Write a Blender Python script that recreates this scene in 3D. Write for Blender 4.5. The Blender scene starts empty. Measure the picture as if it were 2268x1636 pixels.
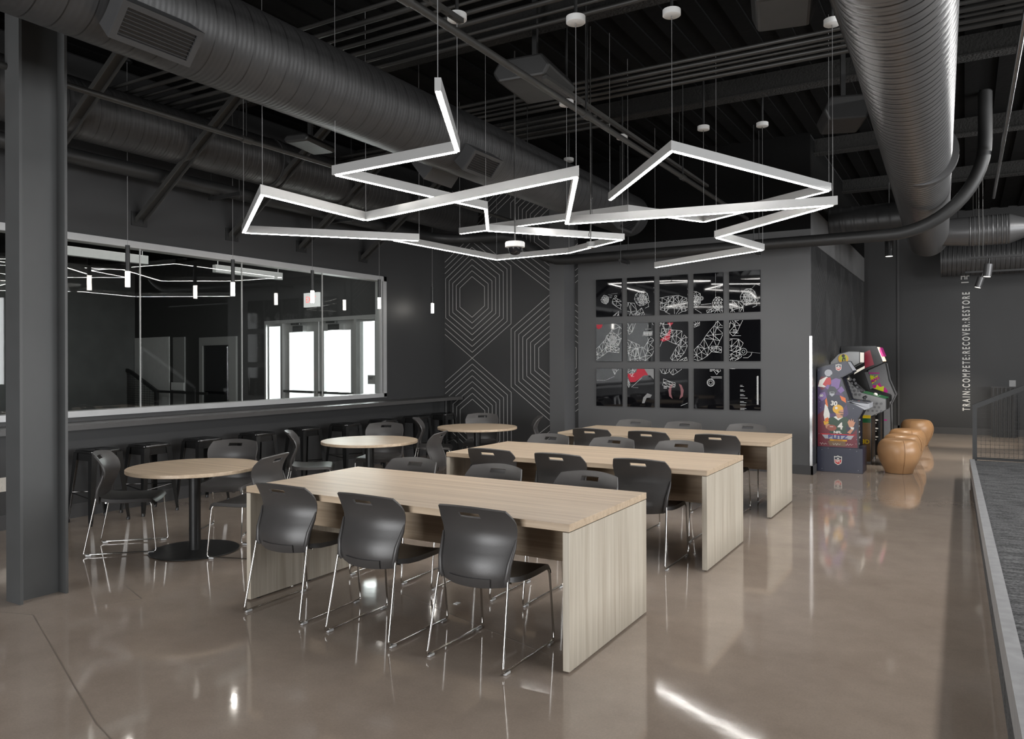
import bpy, math, random
from mathutils import Vector, Matrix
random.seed(7)
PI = math.pi
S = bpy.context.scene
COL = S.collection

# ------------------------------------------------------------------ mesh helpers
class MB:
    """collects shapes into ONE mesh"""
    def __init__(s): s.v = []; s.f = []; s.m = []; s.mi = 0
    def add(s, vs, fs):
        o = len(s.v); s.v += [tuple(v) for v in vs]
        for f in fs: s.f.append(tuple(i + o for i in f)); s.m.append(s.mi)
        return s
    def mat(s, i): s.mi = i; return s
    def box(s, x0, x1, y0, y1, z0, z1):
        v = [(x, y, z) for x in (x0, x1) for y in (y0, y1) for z in (z0, z1)]
        return s.add(v, [(0, 1, 3, 2), (4, 6, 7, 5), (0, 4, 5, 1), (2, 3, 7, 6), (0, 2, 6, 4), (1, 5, 7, 3)])
    def hexa(s, a, b):
        """a, b: two matching quads"""
        return s.add(list(a) + list(b), [(3, 2, 1, 0), (4, 5, 6, 7), (0, 1, 5, 4), (1, 2, 6, 5), (2, 3, 7, 6), (3, 0, 4, 7)])
    def bar(s, p, q, w, h, up=(0, 0, 1)):
        p = Vector(p); q = Vector(q); d = (q - p).normalized(); u = Vector(up)
        sd = d.cross(u)
        if sd.length < 1e-5: sd = d.cross(Vector((1, 0, 0)))
        sd.normalize(); u = sd.cross(d).normalized()
        c = [sd * (w / 2 * i) + u * (h / 2 * j) for i, j in ((-1, -1), (1, -1), (1, 1), (-1, 1))]
        return s.hexa([p + k for k in c], [q + k for k in c])
    def cyl(s, p, q, r, r2=None, n=16, caps=True):
        p = Vector(p); q = Vector(q); r2 = r if r2 is None else r2
        d = (q - p).normalized(); a = d.orthogonal().normalized(); b = d.cross(a)
        v = []
        for c, R in ((p, r), (q, r2)):
            for i in range(n):
                t = 2 * PI * i / n; v.append(c + a * (R * math.cos(t)) + b * (R * math.sin(t)))
        f = [(i, (i + 1) % n, n + (i + 1) % n, n + i) for i in range(n)]
        if caps: f += [tuple(range(n - 1, -1, -1)), tuple(range(n, 2 * n))]
        return s.add(v, f)
    def tube(s, pts, r, n=8, caps=True):
        pts = [Vector(p) for p in pts]; N = len(pts); v = []
        a = None
        for i, p in enumerate(pts):
            d = ((pts[min(i + 1, N - 1)] - p).normalized() + (p - pts[max(i - 1, 0)]).normalized())
            d = d.normalized() if d.length > 1e-6 else Vector((0, 0, 1))
            a = d.orthogonal().normalized() if a is None else (a - d * a.dot(d)).normalized()
            b = d.cross(a); R = r[i] if isinstance(r, (list, tuple)) else r
            k = 1.0
            if 0 < i < N - 1:
                c = (pts[i + 1] - p).normalized().dot(d); k = 1 / max(c, .5)
            for j in range(n):
                t = 2 * PI * j / n; v.append(p + a * (R * math.cos(t)) + b * (R * math.sin(t)))
        f = [(i * n + j, i * n + (j + 1) % n, (i + 1) * n + (j + 1) % n, (i + 1) * n + j) for i in range(N - 1) for j in range(n)]
        if caps: f += [tuple(range(n - 1, -1, -1)), tuple(range((N - 1) * n, N * n))]
        return s.add(v, f)
    def lathe(s, prof, c=(0, 0, 0), n=32):
        """prof: (radius, z) from bottom to top"""
        v = []; f = []; N = len(prof)
        for R, z in prof:
            for j in range(n):
                t = 2 * PI * j / n; v.append((c[0] + R * math.cos(t), c[1] + R * math.sin(t), c[2] + z))
        for i in range(N - 1):
            for j in range(n): f.append((i * n + j, i * n + (j + 1) % n, (i + 1) * n + (j + 1) % n, (i + 1) * n + j))
        f += [tuple(range(n - 1, -1, -1)), tuple(range((N - 1) * n, N * n))]
        return s.add(v, f)
    def prism(s, poly, fn, t0, t1):
        """poly: 2D points, fn(a, b, t) -> 3D"""
        n = len(poly)
        v = [fn(a, b, t0) for a, b in poly] + [fn(a, b, t1) for a, b in poly]
        return s.add(v, [tuple(range(n - 1, -1, -1)), tuple(range(n, 2 * n))] + [(i, (i + 1) % n, n + (i + 1) % n, n + i) for i in range(n)])
    def shell(s, P, th, hole=lambda i, j: False):
        """P[i][j] grid of points -> sheet of thickness th with walls on every border"""
        ni, nj = len(P), len(P[0]); P = [[Vector(p) for p in r] for r in P]
        def nrm(i, j):
            a = P[min(i + 1, ni - 1)][j] - P[max(i - 1, 0)][j]; b = P[i][min(j + 1, nj - 1)] - P[i][max(j - 1, 0)]
            return a.cross(b).normalized()
        v = []; 
        for sg in (1, -1):
            for i in range(ni):
                for j in range(nj): v.append(P[i][j] + nrm(i, j) * (th / 2 * sg))
        M = ni * nj; f = []; on = lambda i, j: 0 <= i < ni - 1 and 0 <= j < nj - 1 and not hole(i, j)
        for i in range(ni - 1):
            for j in range(nj - 1):
                if not on(i, j): continue
                a, b, c, d = i * nj + j, (i + 1) * nj + j, (i + 1) * nj + j + 1, i * nj + j + 1
                f.append((a, b, c, d)); f.append((M + d, M + c, M + b, M + a))
                if not on(i - 1, j): f.append((d, M + d, M + a, a))
                if not on(i + 1, j): f.append((b, M + b, M + c, c))
                if not on(i, j - 1): f.append((a, M + a, M + b, b))
                if not on(i, j + 1): f.append((c, M + c, M + d, d))
        return s.add(v, f)
    def build(s, name, mats, parent=None, smooth=None, bevel=0, loc=None):
        me = bpy.data.meshes.new(name); me.from_pydata(s.v, [], s.f); me.validate()
        for m in (mats if isinstance(mats, (list, tuple)) else [mats]): me.materials.append(m)
        if len(me.polygons) == len(s.m): me.polygons.foreach_set('material_index', s.m)
        me.update()
        if smooth:
            me.polygons.foreach_set('use_smooth', [True] * len(me.polygons)); me.set_sharp_from_angle(angle=math.radians(smooth))
        o = bpy.data.objects.new(name, me); COL.objects.link(o)
        if parent: o.parent = parent
        if loc: o.location = loc
        if bevel:
            b = o.modifiers.new('bevel', 'BEVEL'); b.width = bevel; b.segments = 2; b.limit_method = 'ANGLE'
        return o

def empty(name, loc=(0, 0, 0), rz=0.0):
    o = bpy.data.objects.new(name, None); COL.objects.link(o); o.location = loc; o.rotation_euler = (0, 0, rz); o.empty_display_size = .1
    return o
def tag(o, label, cat, group=None, kind=None):
    o['label'] = label; o['category'] = cat
    if group: o['group'] = group
    if kind: o['kind'] = kind
    return o
def struct(o): o['kind'] = 'structure'; return o
def lab(o, t): o['label'] = t; return o
KIDS = {}
def kids(o): return [c for c in bpy.data.objects if c.parent == o]
def copy_tree(o, parent=None):
    c = o.copy(); COL.objects.link(c)
    if parent: c.parent = parent
    for ch in kids(o): copy_tree(ch, c)
    return c
def clone(root, loc, rz, label):
    r = copy_tree(root); r.location = loc; r.rotation_euler = (0, 0, rz); r['label'] = label
    return r
def text_mesh(txt, size, mat, name, parent, matrix, sx=1.0, bold=0.0, depth=.001, align='CENTER', spacing=1.0):
    cu = bpy.data.curves.new(name, 'FONT'); cu.body = txt; cu.size = size; cu.extrude = depth; cu.offset = bold
    cu.align_x = align; cu.align_y = 'CENTER'; cu.space_character = spacing
    t = bpy.data.objects.new('t', cu); COL.objects.link(t)
    dg = bpy.context.evaluated_depsgraph_get()
    me = bpy.data.meshes.new_from_object(t.evaluated_get(dg)); bpy.data.objects.remove(t)
    me.name = name; me.materials.clear(); me.materials.append(mat)
    me.transform(matrix @ Matrix.Diagonal((sx, 1, 1, 1)))
    o = bpy.data.objects.new(name, me); COL.objects.link(o); o.parent = parent
    return o
def frame_m(origin, ax, ay):
    """matrix whose local x,y run along ax, ay from origin"""
    ax = Vector(ax).normalized(); ay = Vector(ay).normalized(); az = ax.cross(ay)
    return Matrix(((ax.x, ay.x, az.x, origin[0]), (ax.y, ay.y, az.y, origin[1]), (ax.z, ay.z, az.z, origin[2]), (0, 0, 0, 1)))

# ------------------------------------------------------------------ materials
def srgb(r, g, b):
    f = lambda c: ((c / 255 + .055) / 1.055) ** 2.4 if c > 10 else c / 255 / 12.92
    return (f(r), f(g), f(b), 1)
def new_mat(name):
    m = bpy.data.materials.new(name); m.use_nodes = True
    nt = m.node_tree; return m, nt, nt.nodes['Principled BSDF']
def plain(name, col, rough=.5, metal=0.0, var=.12, scale=8.0, bump=0.0, bscale=60.0, spec=None, coat=0.0):
    m, nt, b = new_mat(name); N = nt.nodes; L = nt.links
    tc = N.new('ShaderNodeTexCoord'); nz = N.new('ShaderNodeTexNoise'); nz.inputs['Scale'].default_value = scale; nz.inputs['Detail'].default_value = 4
    L.new(tc.outputs['Object'], nz.inputs['Vector'])
    rp = N.new('ShaderNodeMapRange'); rp.inputs['To Min'].default_value = 1 - var; rp.inputs['To Max'].default_value = 1 + var
    L.new(nz.outputs['Fac'], rp.inputs['Value'])
    mx = N.new('ShaderNodeVectorMath'); mx.operation = 'SCALE'; mx.inputs[0].default_value = col[:3]; L.new(rp.outputs[0], mx.inputs['Scale'])
    L.new(mx.outputs[0], b.inputs['Base Color'])
    rr = N.new('ShaderNodeMapRange'); rr.inputs['To Min'].default_value = rough * .9; rr.inputs['To Max'].default_value = min(1, rough * 1.1)
    L.new(nz.outputs['Fac'], rr.inputs['Value']); L.new(rr.outputs[0], b.inputs['Roughness'])
    b.inputs['Metallic'].default_value = metal
    if spec is not None: b.inputs['Specular IOR Level'].default_value = spec
    if coat: b.inputs['Coat Weight'].default_value = coat; b.inputs['Coat Roughness'].default_value = .08
    if bump:
        n2 = N.new('ShaderNodeTexNoise'); n2.inputs['Scale'].default_value = bscale; L.new(tc.outputs['Object'], n2.inputs['Vector'])
        bp = N.new('ShaderNodeBump'); bp.inputs['Strength'].default_value = bump; bp.inputs['Distance'].default_value = .01
        L.new(n2.outputs['Fac'], bp.inputs['Height']); L.new(bp.outputs[0], b.inputs['Normal'])
    return m
def emit(name, col, st):
    m, nt, b = new_mat(name); b.inputs['Base Color'].default_value = (.8, .8, .8, 1)
    b.inputs['Emission Color'].default_value = col; b.inputs['Emission Strength'].default_value = st
    return m
def wood(name, axis, c1, c2):
    m, nt, b = new_mat(name); N = nt.nodes; L = nt.links
    tc = N.new('ShaderNodeTexCoord'); mp = N.new('ShaderNodeMapping'); sc = [28, 28, 28]; sc[axis] = .9; mp.inputs['Scale'].default_value = sc
    L.new(tc.outputs['Object'], mp.inputs['Vector'])
    nz = N.new('ShaderNodeTexNoise'); nz.inputs['Scale'].default_value = 1.0; nz.inputs['Detail'].default_value = 6; nz.inputs['Roughness'].default_value = .6; L.new(mp.outputs[0], nz.inputs['Vector'])
    mp2 = N.new('ShaderNodeMapping'); sc2 = [140, 140, 140]; sc2[axis] = 2.5; mp2.inputs['Scale'].default_value = sc2; L.new(tc.outputs['Object'], mp2.inputs['Vector'])
    n2 = N.new('ShaderNodeTexNoise'); n2.inputs['Scale'].default_value = 1.0; n2.inputs['Detail'].default_value = 3; L.new(mp2.outputs[0], n2.inputs['Vector'])
    mixf = N.new('ShaderNodeMath'); mixf.operation = 'MULTIPLY_ADD'; mixf.inputs[1].default_value = .35; L.new(n2.outputs['Fac'], mixf.inputs[0]); L.new(nz.outputs['Fac'], mixf.inputs[2])
    cr = N.new('ShaderNodeValToRGB'); cr.color_ramp.elements[0].position = .45; cr.color_ramp.elements[0].color = c1; cr.color_ramp.elements[1].position = .9; cr.color_ramp.elements[1].color = c2
    L.new(mixf.outputs[0], cr.inputs['Fac']); L.new(cr.outputs['Color'], b.inputs['Base Color']); b.inputs['Roughness'].default_value = .42
    return m
def concrete():
    m, nt, b = new_mat('polished_concrete'); N = nt.nodes; L = nt.links
    tc = N.new('ShaderNodeTexCoord')
    def noise(s, d=6, r=.6):
        n = N.new('ShaderNodeTexNoise'); n.inputs['Scale'].default_value = s; n.inputs['Detail'].default_value = d; n.inputs['Roughness'].default_value = r; L.new(tc.outputs['Object'], n.inputs['Vector']); return n
    a = noise(.55); c = noise(3.5, 8, .7); d = noise(90, 2)
    cr = N.new('ShaderNodeValToRGB'); E = cr.color_ramp.elements
    E[0].position = .3; E[0].color = (.245, .197, .160, 1); E[1].position = .72; E[1].color = (.36, .298, .247, 1)
    ad = N.new('ShaderNodeMath'); ad.operation = 'MULTIPLY_ADD'; ad.inputs[1].default_value = .5; L.new(c.outputs['Fac'], ad.inputs[0])
    hf = N.new('ShaderNodeMath'); hf.operation = 'MULTIPLY'; hf.inputs[1].default_value = .5; L.new(a.outputs['Fac'], hf.inputs[0]); L.new(hf.outputs[0], ad.inputs[2])
    L.new(ad.outputs[0], cr.inputs['Fac'])
    mr = N.new('ShaderNodeMapRange'); mr.inputs['To Min'].default_value = .86; mr.inputs['To Max'].default_value = 1.12; L.new(d.outputs['Fac'], mr.inputs['Value'])
    mx = N.new('ShaderNodeVectorMath'); mx.operation = 'SCALE'; L.new(cr.outputs['Color'], mx.inputs[0]); L.new(mr.outputs[0], mx.inputs['Scale']); L.new(mx.outputs[0], b.inputs['Base Color'])
    rr = N.new('ShaderNodeMapRange'); rr.inputs['To Min'].default_value = .035; rr.inputs['To Max'].default_value = .10; L.new(c.outputs['Fac'], rr.inputs['Value']); L.new(rr.outputs[0], b.inputs['Roughness'])
    bp = N.new('ShaderNodeBump'); bp.inputs['Strength'].default_value = .025; bp.inputs['Distance'].default_value = .01; n3 = noise(9, 3); L.new(n3.outputs['Fac'], bp.inputs['Height']); L.new(bp.outputs[0], b.inputs['Normal'])
    b.inputs['Specular IOR Level'].default_value = .55
    return m
def glass(name, tint=(.93, .95, .94, 1)):
    m, nt, b = new_mat(name); N = nt.nodes; L = nt.links; N.remove(b)
    out = N['Material Output']; t = N.new('ShaderNodeBsdfTransparent'); t.inputs[0].default_value = tint
    g = N.new('ShaderNodeBsdfGlossy'); g.inputs['Roughness'].default_value = .0
    fr = N.new('ShaderNodeFresnel'); ge = N.new('ShaderNodeNewGeometry'); ior = N.new('ShaderNodeMapRange')
    ior.inputs['To Min'].default_value = 1.5; ior.inputs['To Max'].default_value = 1 / 1.5; L.new(ge.outputs['Backfacing'], ior.inputs['Value']); L.new(ior.outputs[0], fr.inputs['IOR'])
    mx = N.new('ShaderNodeMixShader'); dm = N.new('ShaderNodeMath'); dm.operation = 'MULTIPLY'; dm.inputs[1].default_value = .65; L.new(fr.outputs[0], dm.inputs[0]); L.new(dm.outputs[0], mx.inputs[0]); L.new(t.outputs[0], mx.inputs[1]); L.new(g.outputs[0], mx.inputs[2]); L.new(mx.outputs[0], out.inputs['Surface'])
    return m
def carpet():
    m, nt, b = new_mat('carpet'); N = nt.nodes; L = nt.links
    tc = N.new('ShaderNodeTexCoord'); n = N.new('ShaderNodeTexNoise'); n.inputs['Scale'].default_value = 75; n.inputs['Detail'].default_value = 4; L.new(tc.outputs['Object'], n.inputs['Vector'])
    mp = N.new('ShaderNodeMapping'); mp.inputs['Scale'].default_value = (3, 14, 3); L.new(tc.outputs['Object'], mp.inputs['Vector'])
    n2 = N.new('ShaderNodeTexNoise'); n2.inputs['Scale'].default_value = 2; n2.inputs['Detail'].default_value = 8; L.new(mp.outputs[0], n2.inputs['Vector'])
    ml = N.new('ShaderNodeMath'); ml.operation = 'MULTIPLY'; L.new(n.outputs['Fac'], ml.inputs[0]); L.new(n2.outputs['Fac'], ml.inputs[1])
    cr = N.new('ShaderNodeValToRGB'); cr.color_ramp.elements[0].position = .15; cr.color_ramp.elements[0].color = (.006, .006, .007, 1); cr.color_ramp.elements[1].position = .38; cr.color_ramp.elements[1].color = (.12, .12, .122, 1)
    L.new(ml.outputs[0], cr.inputs['Fac']); L.new(cr.outputs['Color'], b.inputs['Base Color']); b.inputs['Roughness'].default_value = .95
    bp = N.new('ShaderNodeBump'); bp.inputs['Strength'].default_value = .7; bp.inputs['Distance'].default_value = .004; L.new(n.outputs['Fac'], bp.inputs['Height']); L.new(bp.outputs[0], b.inputs['Normal'])
    return m
def ductmat(name, col, rough, metal, pitch, seam, width, ribs=0, spec=.5, dark=.25):
    """painted spiral duct: a thin dark lock seam winding round the axis (object y or x), faint ribs between"""
    m = plain(name, col, rough, metal, var=.12, scale=4, spec=spec); nt = m.node_tree; N = nt.nodes; L = nt.links; b = N['Principled BSDF']
    tc = N.new('ShaderNodeTexCoord'); sp = N.new('ShaderNodeSeparateXYZ'); L.new(tc.outputs['Object'], sp.inputs[0])
    def mt(op, a, c=None):
        n = N.new('ShaderNodeMath'); n.operation = op
        for i, k in enumerate((a, c)):
            if k is None: continue
            if isinstance(k, (int, float)): n.inputs[i].default_value = k
            else: L.new(k, n.inputs[i])
        return n.outputs[0]
    ax, o1, o2 = ('Y', 'X', 'Z') if seam == 'y' else ('X', 'Y', 'Z')
    ph = mt('ADD', mt('DIVIDE', sp.outputs[ax], pitch), mt('DIVIDE', mt('ARCTAN2', sp.outputs[o2], sp.outputs[o1]), 2 * PI))
    fr = mt('FRACT', ph); ln = mt('LESS_THAN', fr, width)
    mr = N.new('ShaderNodeMapRange'); mr.inputs['To Min'].default_value = 1; mr.inputs['To Max'].default_value = dark; L.new(ln, mr.inputs['Value'])
    old = b.inputs['Base Color'].links[0].from_socket
    mx = N.new('ShaderNodeVectorMath'); mx.operation = 'SCALE'; L.new(old, mx.inputs[0]); L.new(mr.outputs[0], mx.inputs['Scale']); L.new(mx.outputs[0], b.inputs['Base Color'])
    if ribs:
        sn = mt('SINE', mt('MULTIPLY', ph, 2 * PI * ribs)); bp = N.new('ShaderNodeBump'); bp.inputs['Strength'].default_value = .10; bp.inputs['Distance'].default_value = .004; L.new(sn, bp.inputs['Height']); L.new(bp.outputs[0], b.inputs['Normal'])
    return m
M = {}
M['floor'] = concrete()
M['wall'] = plain('charcoal_wall_paint', (.030, .030, .0305), .5, var=.06, scale=2.5, bump=.02, bscale=120)
M['wallsheen'] = plain('charcoal_wall_graphic_film', (.033, .033, .034), .3, var=.06, scale=2.5)
M['panel'] = plain('grey_panel_paint', (.080, .080, .082), .5, var=.05, scale=2)
M['base'] = plain('rubber_baseboard', (.05, .049, .05), .5)
M['line'] = plain('silver_line_paint', (.40, .40, .39), .5)
M['faintline'] = plain('faint_line_paint', (.085, .085, .085), .35)
M['ceil'] = plain('black_ceiling_paint', (.003, .003, .003), .9, var=.3, scale=6, bump=.3, bscale=18, spec=.15)
M['fireproof'] = plain('fireproofing_spray', (.012, .0115, .0105), .95, var=.5, scale=30, bump=1.0, bscale=45)
M['duct'] = plain('black_duct_paint', (.042, .042, .043), .42, var=.15, scale=5, spec=.5)
M['duct2'] = plain('silver_grey_duct_paint', (.10, .10, .102), .36, metal=.4, var=.12, scale=4)
M['spiral1'] = ductmat('black_spiral_duct', (.038, .038, .039), .42, 0, .14, 'y', .055, 4)
M['spiral2'] = ductmat('silver_grey_spiral_duct', (.20, .20, .203), .34, .65, .11, 'y', .14, 0, dark=.10)
M['spiralx'] = ductmat('black_spiral_duct_cross', (.045, .045, .046), .42, 0, .08, 'x', .15, 2)
M['pipe'] = plain('black_pipe_paint', (.022, .022, .022), .5)
M['conduit'] = plain('grey_black_conduit', (.034, .033, .031), .45)
M['black'] = plain('matt_black_metal', (.012, .012, .012), .45)
M['gloss'] = plain('gloss_black_metal', (.011, .011, .011), .14, spec=.8)
M['chair'] = plain('charcoal_plastic', (.050, .047, .046), .40, var=.06, bump=.05, bscale=300)
M['chrome'] = plain('chrome', (.58, .57, .55), .12, metal=1.0, var=.03)
M['clear'] = plain('clear_plastic_glide', (.5, .5, .5), .3)
M['woodx'] = wood('ash_laminate_long_grain', 0, (.35, .262, .18, 1), (.53, .42, .305, 1))
M['woodz'] = wood('ash_laminate_upright_grain', 2, (.33, .285, .225, 1), (.50, .455, .38, 1))
M['alu'] = plain('white_aluminium', (.40, .40, .395), .38, var=.03, metal=.15)
M['led'] = emit('led_strip', (1, .97, .93, 1), 25.0)
M['pendlit'] = emit('pendant_diffuser', (1, .95, .87, 1), 16.0)
M['white'] = plain('white_paint', (.72, .72, .71), .5, var=.03)
M['frame'] = plain('brushed_aluminium_frame', (.42, .42, .42), .38, metal=.35, var=.05)
M['glass'] = glass('clear_glass')
M['steel'] = plain('grey_steel_paint', (.055, .056, .056), .5, var=.2, scale=4)
M['counter'] = plain('dark_grey_counter', (.055, .053, .052), .32, var=.08)
M['leather'] = plain('tan_leather', (.36, .20, .095), .36, var=.12, scale=6, bump=.05, bscale=200)
M['seam'] = plain('leather_seam', (.22, .105, .04), .5)
M['carpet'] = carpet()
M['curb'] = plain('grey_rubber_nosing', (.27, .27, .275), .5, var=.35, scale=14)
M['mesh'] = plain('black_mesh_wire', (.015, .015, .015), .5)
M['poster'] = plain('gloss_black_print', (.004, .004, .005), .035, var=.2, scale=3, bump=.025, bscale=2.6, spec=.6)
M['edge'] = plain('black_board_edge', (.012, .012, .013), .5)
M['print'] = plain('white_print', (.75, .75, .75), .4)
M['greyprint'] = plain('grey_print', (.22, .22, .22), .4)
M['redprint'] = plain('red_print', (.42, .01, .03), .35)
M['pinkprint'] = plain('muted_pink_print', (.22, .08, .09), .4)
M['sign'] = plain('white_sign_letters', (.66, .65, .62), .5)
M['drywall'] = plain('bare_grey_drywall', (.13, .13, .13), .55, var=.3, scale=3)
M['exitface'] = emit('exit_sign_face', (.8, .8, .8, 1), .30)
M['exitred'] = emit('exit_sign_letters', (1, .05, .04, 1), .6)
M['dark'] = plain('dark_room_paint', (.05, .05, .051), .6)
M['palewall'] = plain('pale_wall_paint', (.8, .8, .8), .6)
M['ivory'] = plain('ivory_plastic', (.5, .47, .42), .45)
M['stain'] = plain('stainless_steel', (.5, .5, .5), .25, metal=1.0)
M['spotlit'] = emit('spot_lens', (1, .95, .86, 1), .7)
M['joint'] = plain('floor_saw_cut', (.16, .132, .108), .4)
# arcade print colours
for k, c in dict(navy=(38, 40, 58), purple=(70, 48, 92), maroon=(104, 24, 40), orange=(222, 110, 40), gold=(222, 168, 40), green=(40, 66, 48), skin=(196, 140, 110), brownball=(150, 78, 62), silver=(168, 170, 176), red=(190, 40, 44), cream=(226, 222, 214), dgrey=(52, 54, 62), lgrey=(150, 150, 150), mgrey=(112, 112, 114), brown=(112, 86, 60), dgreen=(24, 84, 48), yellow=(206, 174, 30), magenta=(176, 34, 124), lime=(186, 194, 40), tmold=(14, 14, 15), blue=(52, 60, 120), violet=(120, 90, 150)).items():
    M[k] = plain('print_' + k, srgb(*c), .35, var=.08, scale=20)
M['marquee'] = emit('marquee_backlight', (.95, .55, .25, 1), .5)
M['screen'] = plain('dark_screen_glass', (.01, .01, .012), .08)

# ------------------------------------------------------------------ camera (2268 x 1636 frame)
F, Y0, TH, H, RO = 1693.19, 798.126, .535361, 1.5439, -.003
r_ = Vector((math.cos(TH), math.sin(TH), 0)); fw_ = Vector((-math.sin(TH), math.cos(TH), 0)); dn_ = Vector((0, 0, -1))
R_ = r_ * math.cos(RO) - dn_ * math.sin(RO); U_ = -(dn_ * math.cos(RO) + r_ * math.sin(RO))
cam = bpy.data.cameras.new('camera'); cam.sensor_width = 36; cam.lens = F / 2268 * 36; cam.shift_y = -(818 - Y0) / 2268; cam.clip_start = .05
co = bpy.data.objects.new('camera', cam); COL.objects.link(co)
co.matrix_world = Matrix(((R_.x, U_.x, -fw_.x, 0), (R_.y, U_.y, -fw_.y, 0), (R_.z, U_.z, -fw_.z, H), (0, 0, 0, 1)))
S.camera = co

# ------------------------------------------------------------------ room shell
XW, YH, YP = -7.60, 10.56, 10.87           # left wall, hexagon wall, poster wall
ZC = 4.6
struct(MB().box(-22, 9, -6, 20, -.1, 0).build('floor', M['floor']))
cb = MB().box(-7.8, 9, -6, 20, ZC, ZC + .1)
for i in range(54):                          # corrugated deck ribs
    x = -7.5 + i * .3; cb.box(x, x + .14, -6, 20, ZC - .02, ZC)
struct(cb.build('ceiling', M['ceil']))
WZ0, WZ1, WY1 = 1.0, 2.82, 9.03              # interior window in the left wall
lw = MB().box(XW - .15, XW, -6, YH + .5, 0, WZ0).box(XW - .15, XW, -6, YH + .5, WZ1, ZC).box(XW - .15, XW, WY1, YH + .5, WZ0, WZ1).box(XW - .15, XW, -6, 1.2, WZ0, WZ1)
struct(lw.build('wall_left', M['wall']))
struct(MB().box(XW, XW + .012, -6, YH, 0, .14).build('baseboard_left', M['base']))
wf = MB()
for z0, z1 in ((WZ0 - .005, WZ0 + .055), (WZ1 - .07, WZ1)): wf.box(XW - .13, XW + .03, 1.2, WY1, z0, z1)
for y0, y1 in ((1.2, 1.26), (WY1 - .065, WY1)): wf.box(XW - .13, XW + .03, y0, y1, WZ0, WZ1)
wf.box(XW - .1, XW + .012, WY1 - .11, WY1 - .085, WZ0 + .05, WZ1 - .06)
win = struct(wf.build('window_1', M['frame']))
ys = [1.26, 3.0, 5.02, 6.36, 7.72, WY1 - .1]
for a, b in zip(ys, ys[1:]):
    MB().box(XW - .018, XW - .014, a + .002, b - .002, WZ0 + .05, WZ1 - .06).build('glass_pane', M['glass'], win)
for y in ys[1:-1]:
    MB().box(XW - .024, XW - .006, y - .004, y + .004, WZ0 + .05, WZ1 - .06).build('glazing_joint', M['alu'], win)
struct(MB().box(XW - .2, -5.45, YH, YH + .1, 0, ZC).build('wall_back', M['wall']))
struct(MB().box(-5.56, -5.304, YH - .04, YP + .05, 0, ZC).build('trim_1', M['panel']))           # pilaster
struct(MB().box(-5.32, -1.80, YP + .03, YP + .15, 0, ZC).build('wall_back_alcove', M['wall']))
struct(MB().box(-5.235, -1.785, YP - .005, YP + .04, .0, 3.3).build('wall_back_panel', M['panel']))
struct(MB().box(-5.235, -1.785, YP - .005, YP + .04, 3.3, ZC).build('wall_back_upper', M['ceil']))
struct(MB().box(-5.235, -1.76, YP - .02, YP - .004, 0, .12).box(-1.785, -1.76, YP - .02, YP + .3, 0, .12).build('baseboard_back', M['base']))
wp = struct(MB().box(-1.95, -1.785, YP + .04, 17.2, 0, ZC).build('wall_passage', M['wallsheen']))
MB().box(-1.785, -1.782, YP + .02, 17.2, 3.13, 3.62).build('bare_upper_wall', M['drywall'], wp)
MB().box(-1.785, -1.782, YP + .02, 17.2, 3.62, 4.55).build('black_upper_wall', M['ceil'], wp)
struct(MB().box(-1.80, -1.765, YP - .012, YP + .02, .12, 1.86).build('trim_2', M['stain']))
wfar = struct(MB().box(-4, 9, 18.2, 18.35, 0, ZC).build('wall_far', M['wall']))
MB().box(-1.245, -1.205, 18.17, 18.2, 0, ZC).build('upright_strip', M['base'], wfar)  # narrow upright strip, paler than the wall
struct(MB().box(-4, 9, 18.17, 18.2, 0, .14).build('baseboard_far', M['base']))
# right and rear walls, each with tall daylight openings
def wall_with_openings(name, fixed, axis, lo, hi, opens, z0, z1, t):
    m = MB()
    def bx(a, b, c, d):
        if axis == 'y': m.box(fixed, fixed + t, a, b, c, d)
        else: m.box(a, b, fixed, fixed + t, c, d)
    bx(lo, hi, 0, z0); bx(lo, hi, z1, ZC); e = lo
    for a, b in opens: bx(e, a, z0, z1); e = b
    bx(e, hi, z0, z1)
    return struct(m.build(name, M['wall']))
wall_with_openings('wall_right', 8.6, 'y', -6, 20, [(1.0, 6.0), (7.0, 11.5)], .9, 3.4, .2)
wall_with_openings('wall_rear', -5.6, 'x', -22, 9, [(-5.5, -.5)], .3, 3.2, .2)

# clipped line drawings -------------------------------------------------------
def clip(p, q, x0, x1, y0, y1):
    dx, dy = q[0] - p[0], q[1] - p[1]; t0, t1 = 0., 1.
    for a, b in ((-dx, p[0] - x0), (dx, x1 - p[0]), (-dy, p[1] - y0), (dy, y1 - p[1])):
        if abs(a) < 1e-12:
            if b < 0: return None
        else:
            t = b / a
            if a < 0: t0 = max(t0, t)
            else: t1 = min(t1, t)
    if t0 >= t1: return None
    return (p[0] + dx * t0, p[1] + dy * t0), (p[0] + dx * t1, p[1] + dy * t1)
def stroke(m, p, q, w, fn, t0=0., t1=.0012):
    d = math.hypot(q[0] - p[0], q[1] - p[1])
    if d < 1e-6: return
    nx, ny = -(q[1] - p[1]) / d * w / 2, (q[0] - p[0]) / d * w / 2
    m.prism([(p[0] + nx, p[1] + ny), (p[0] - nx, p[1] - ny), (q[0] - nx, q[1] - ny), (q[0] + nx, q[1] + ny)], fn, t0, t1)
def hex_lines(cx, cz, n=8, w0=.245, step=.0722, a0=.337, astep=.0969):
    out = []
    for k in range(n):
        w = w0 + step * k; a = a0 + astep * k; s = a - w * .735
        P = [(0, a), (w, s), (w, -s), (0, -a), (-w, -s), (-w, s)]
        for i in range(6):
            p, q = P[i], P[(i + 1) % 6]; out.append(((cx + p[0], cz + p[1]), (cx + q[0], cz + q[1])))
    return out
HX, HZ = -7.03, 2.60
hexes = []
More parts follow.
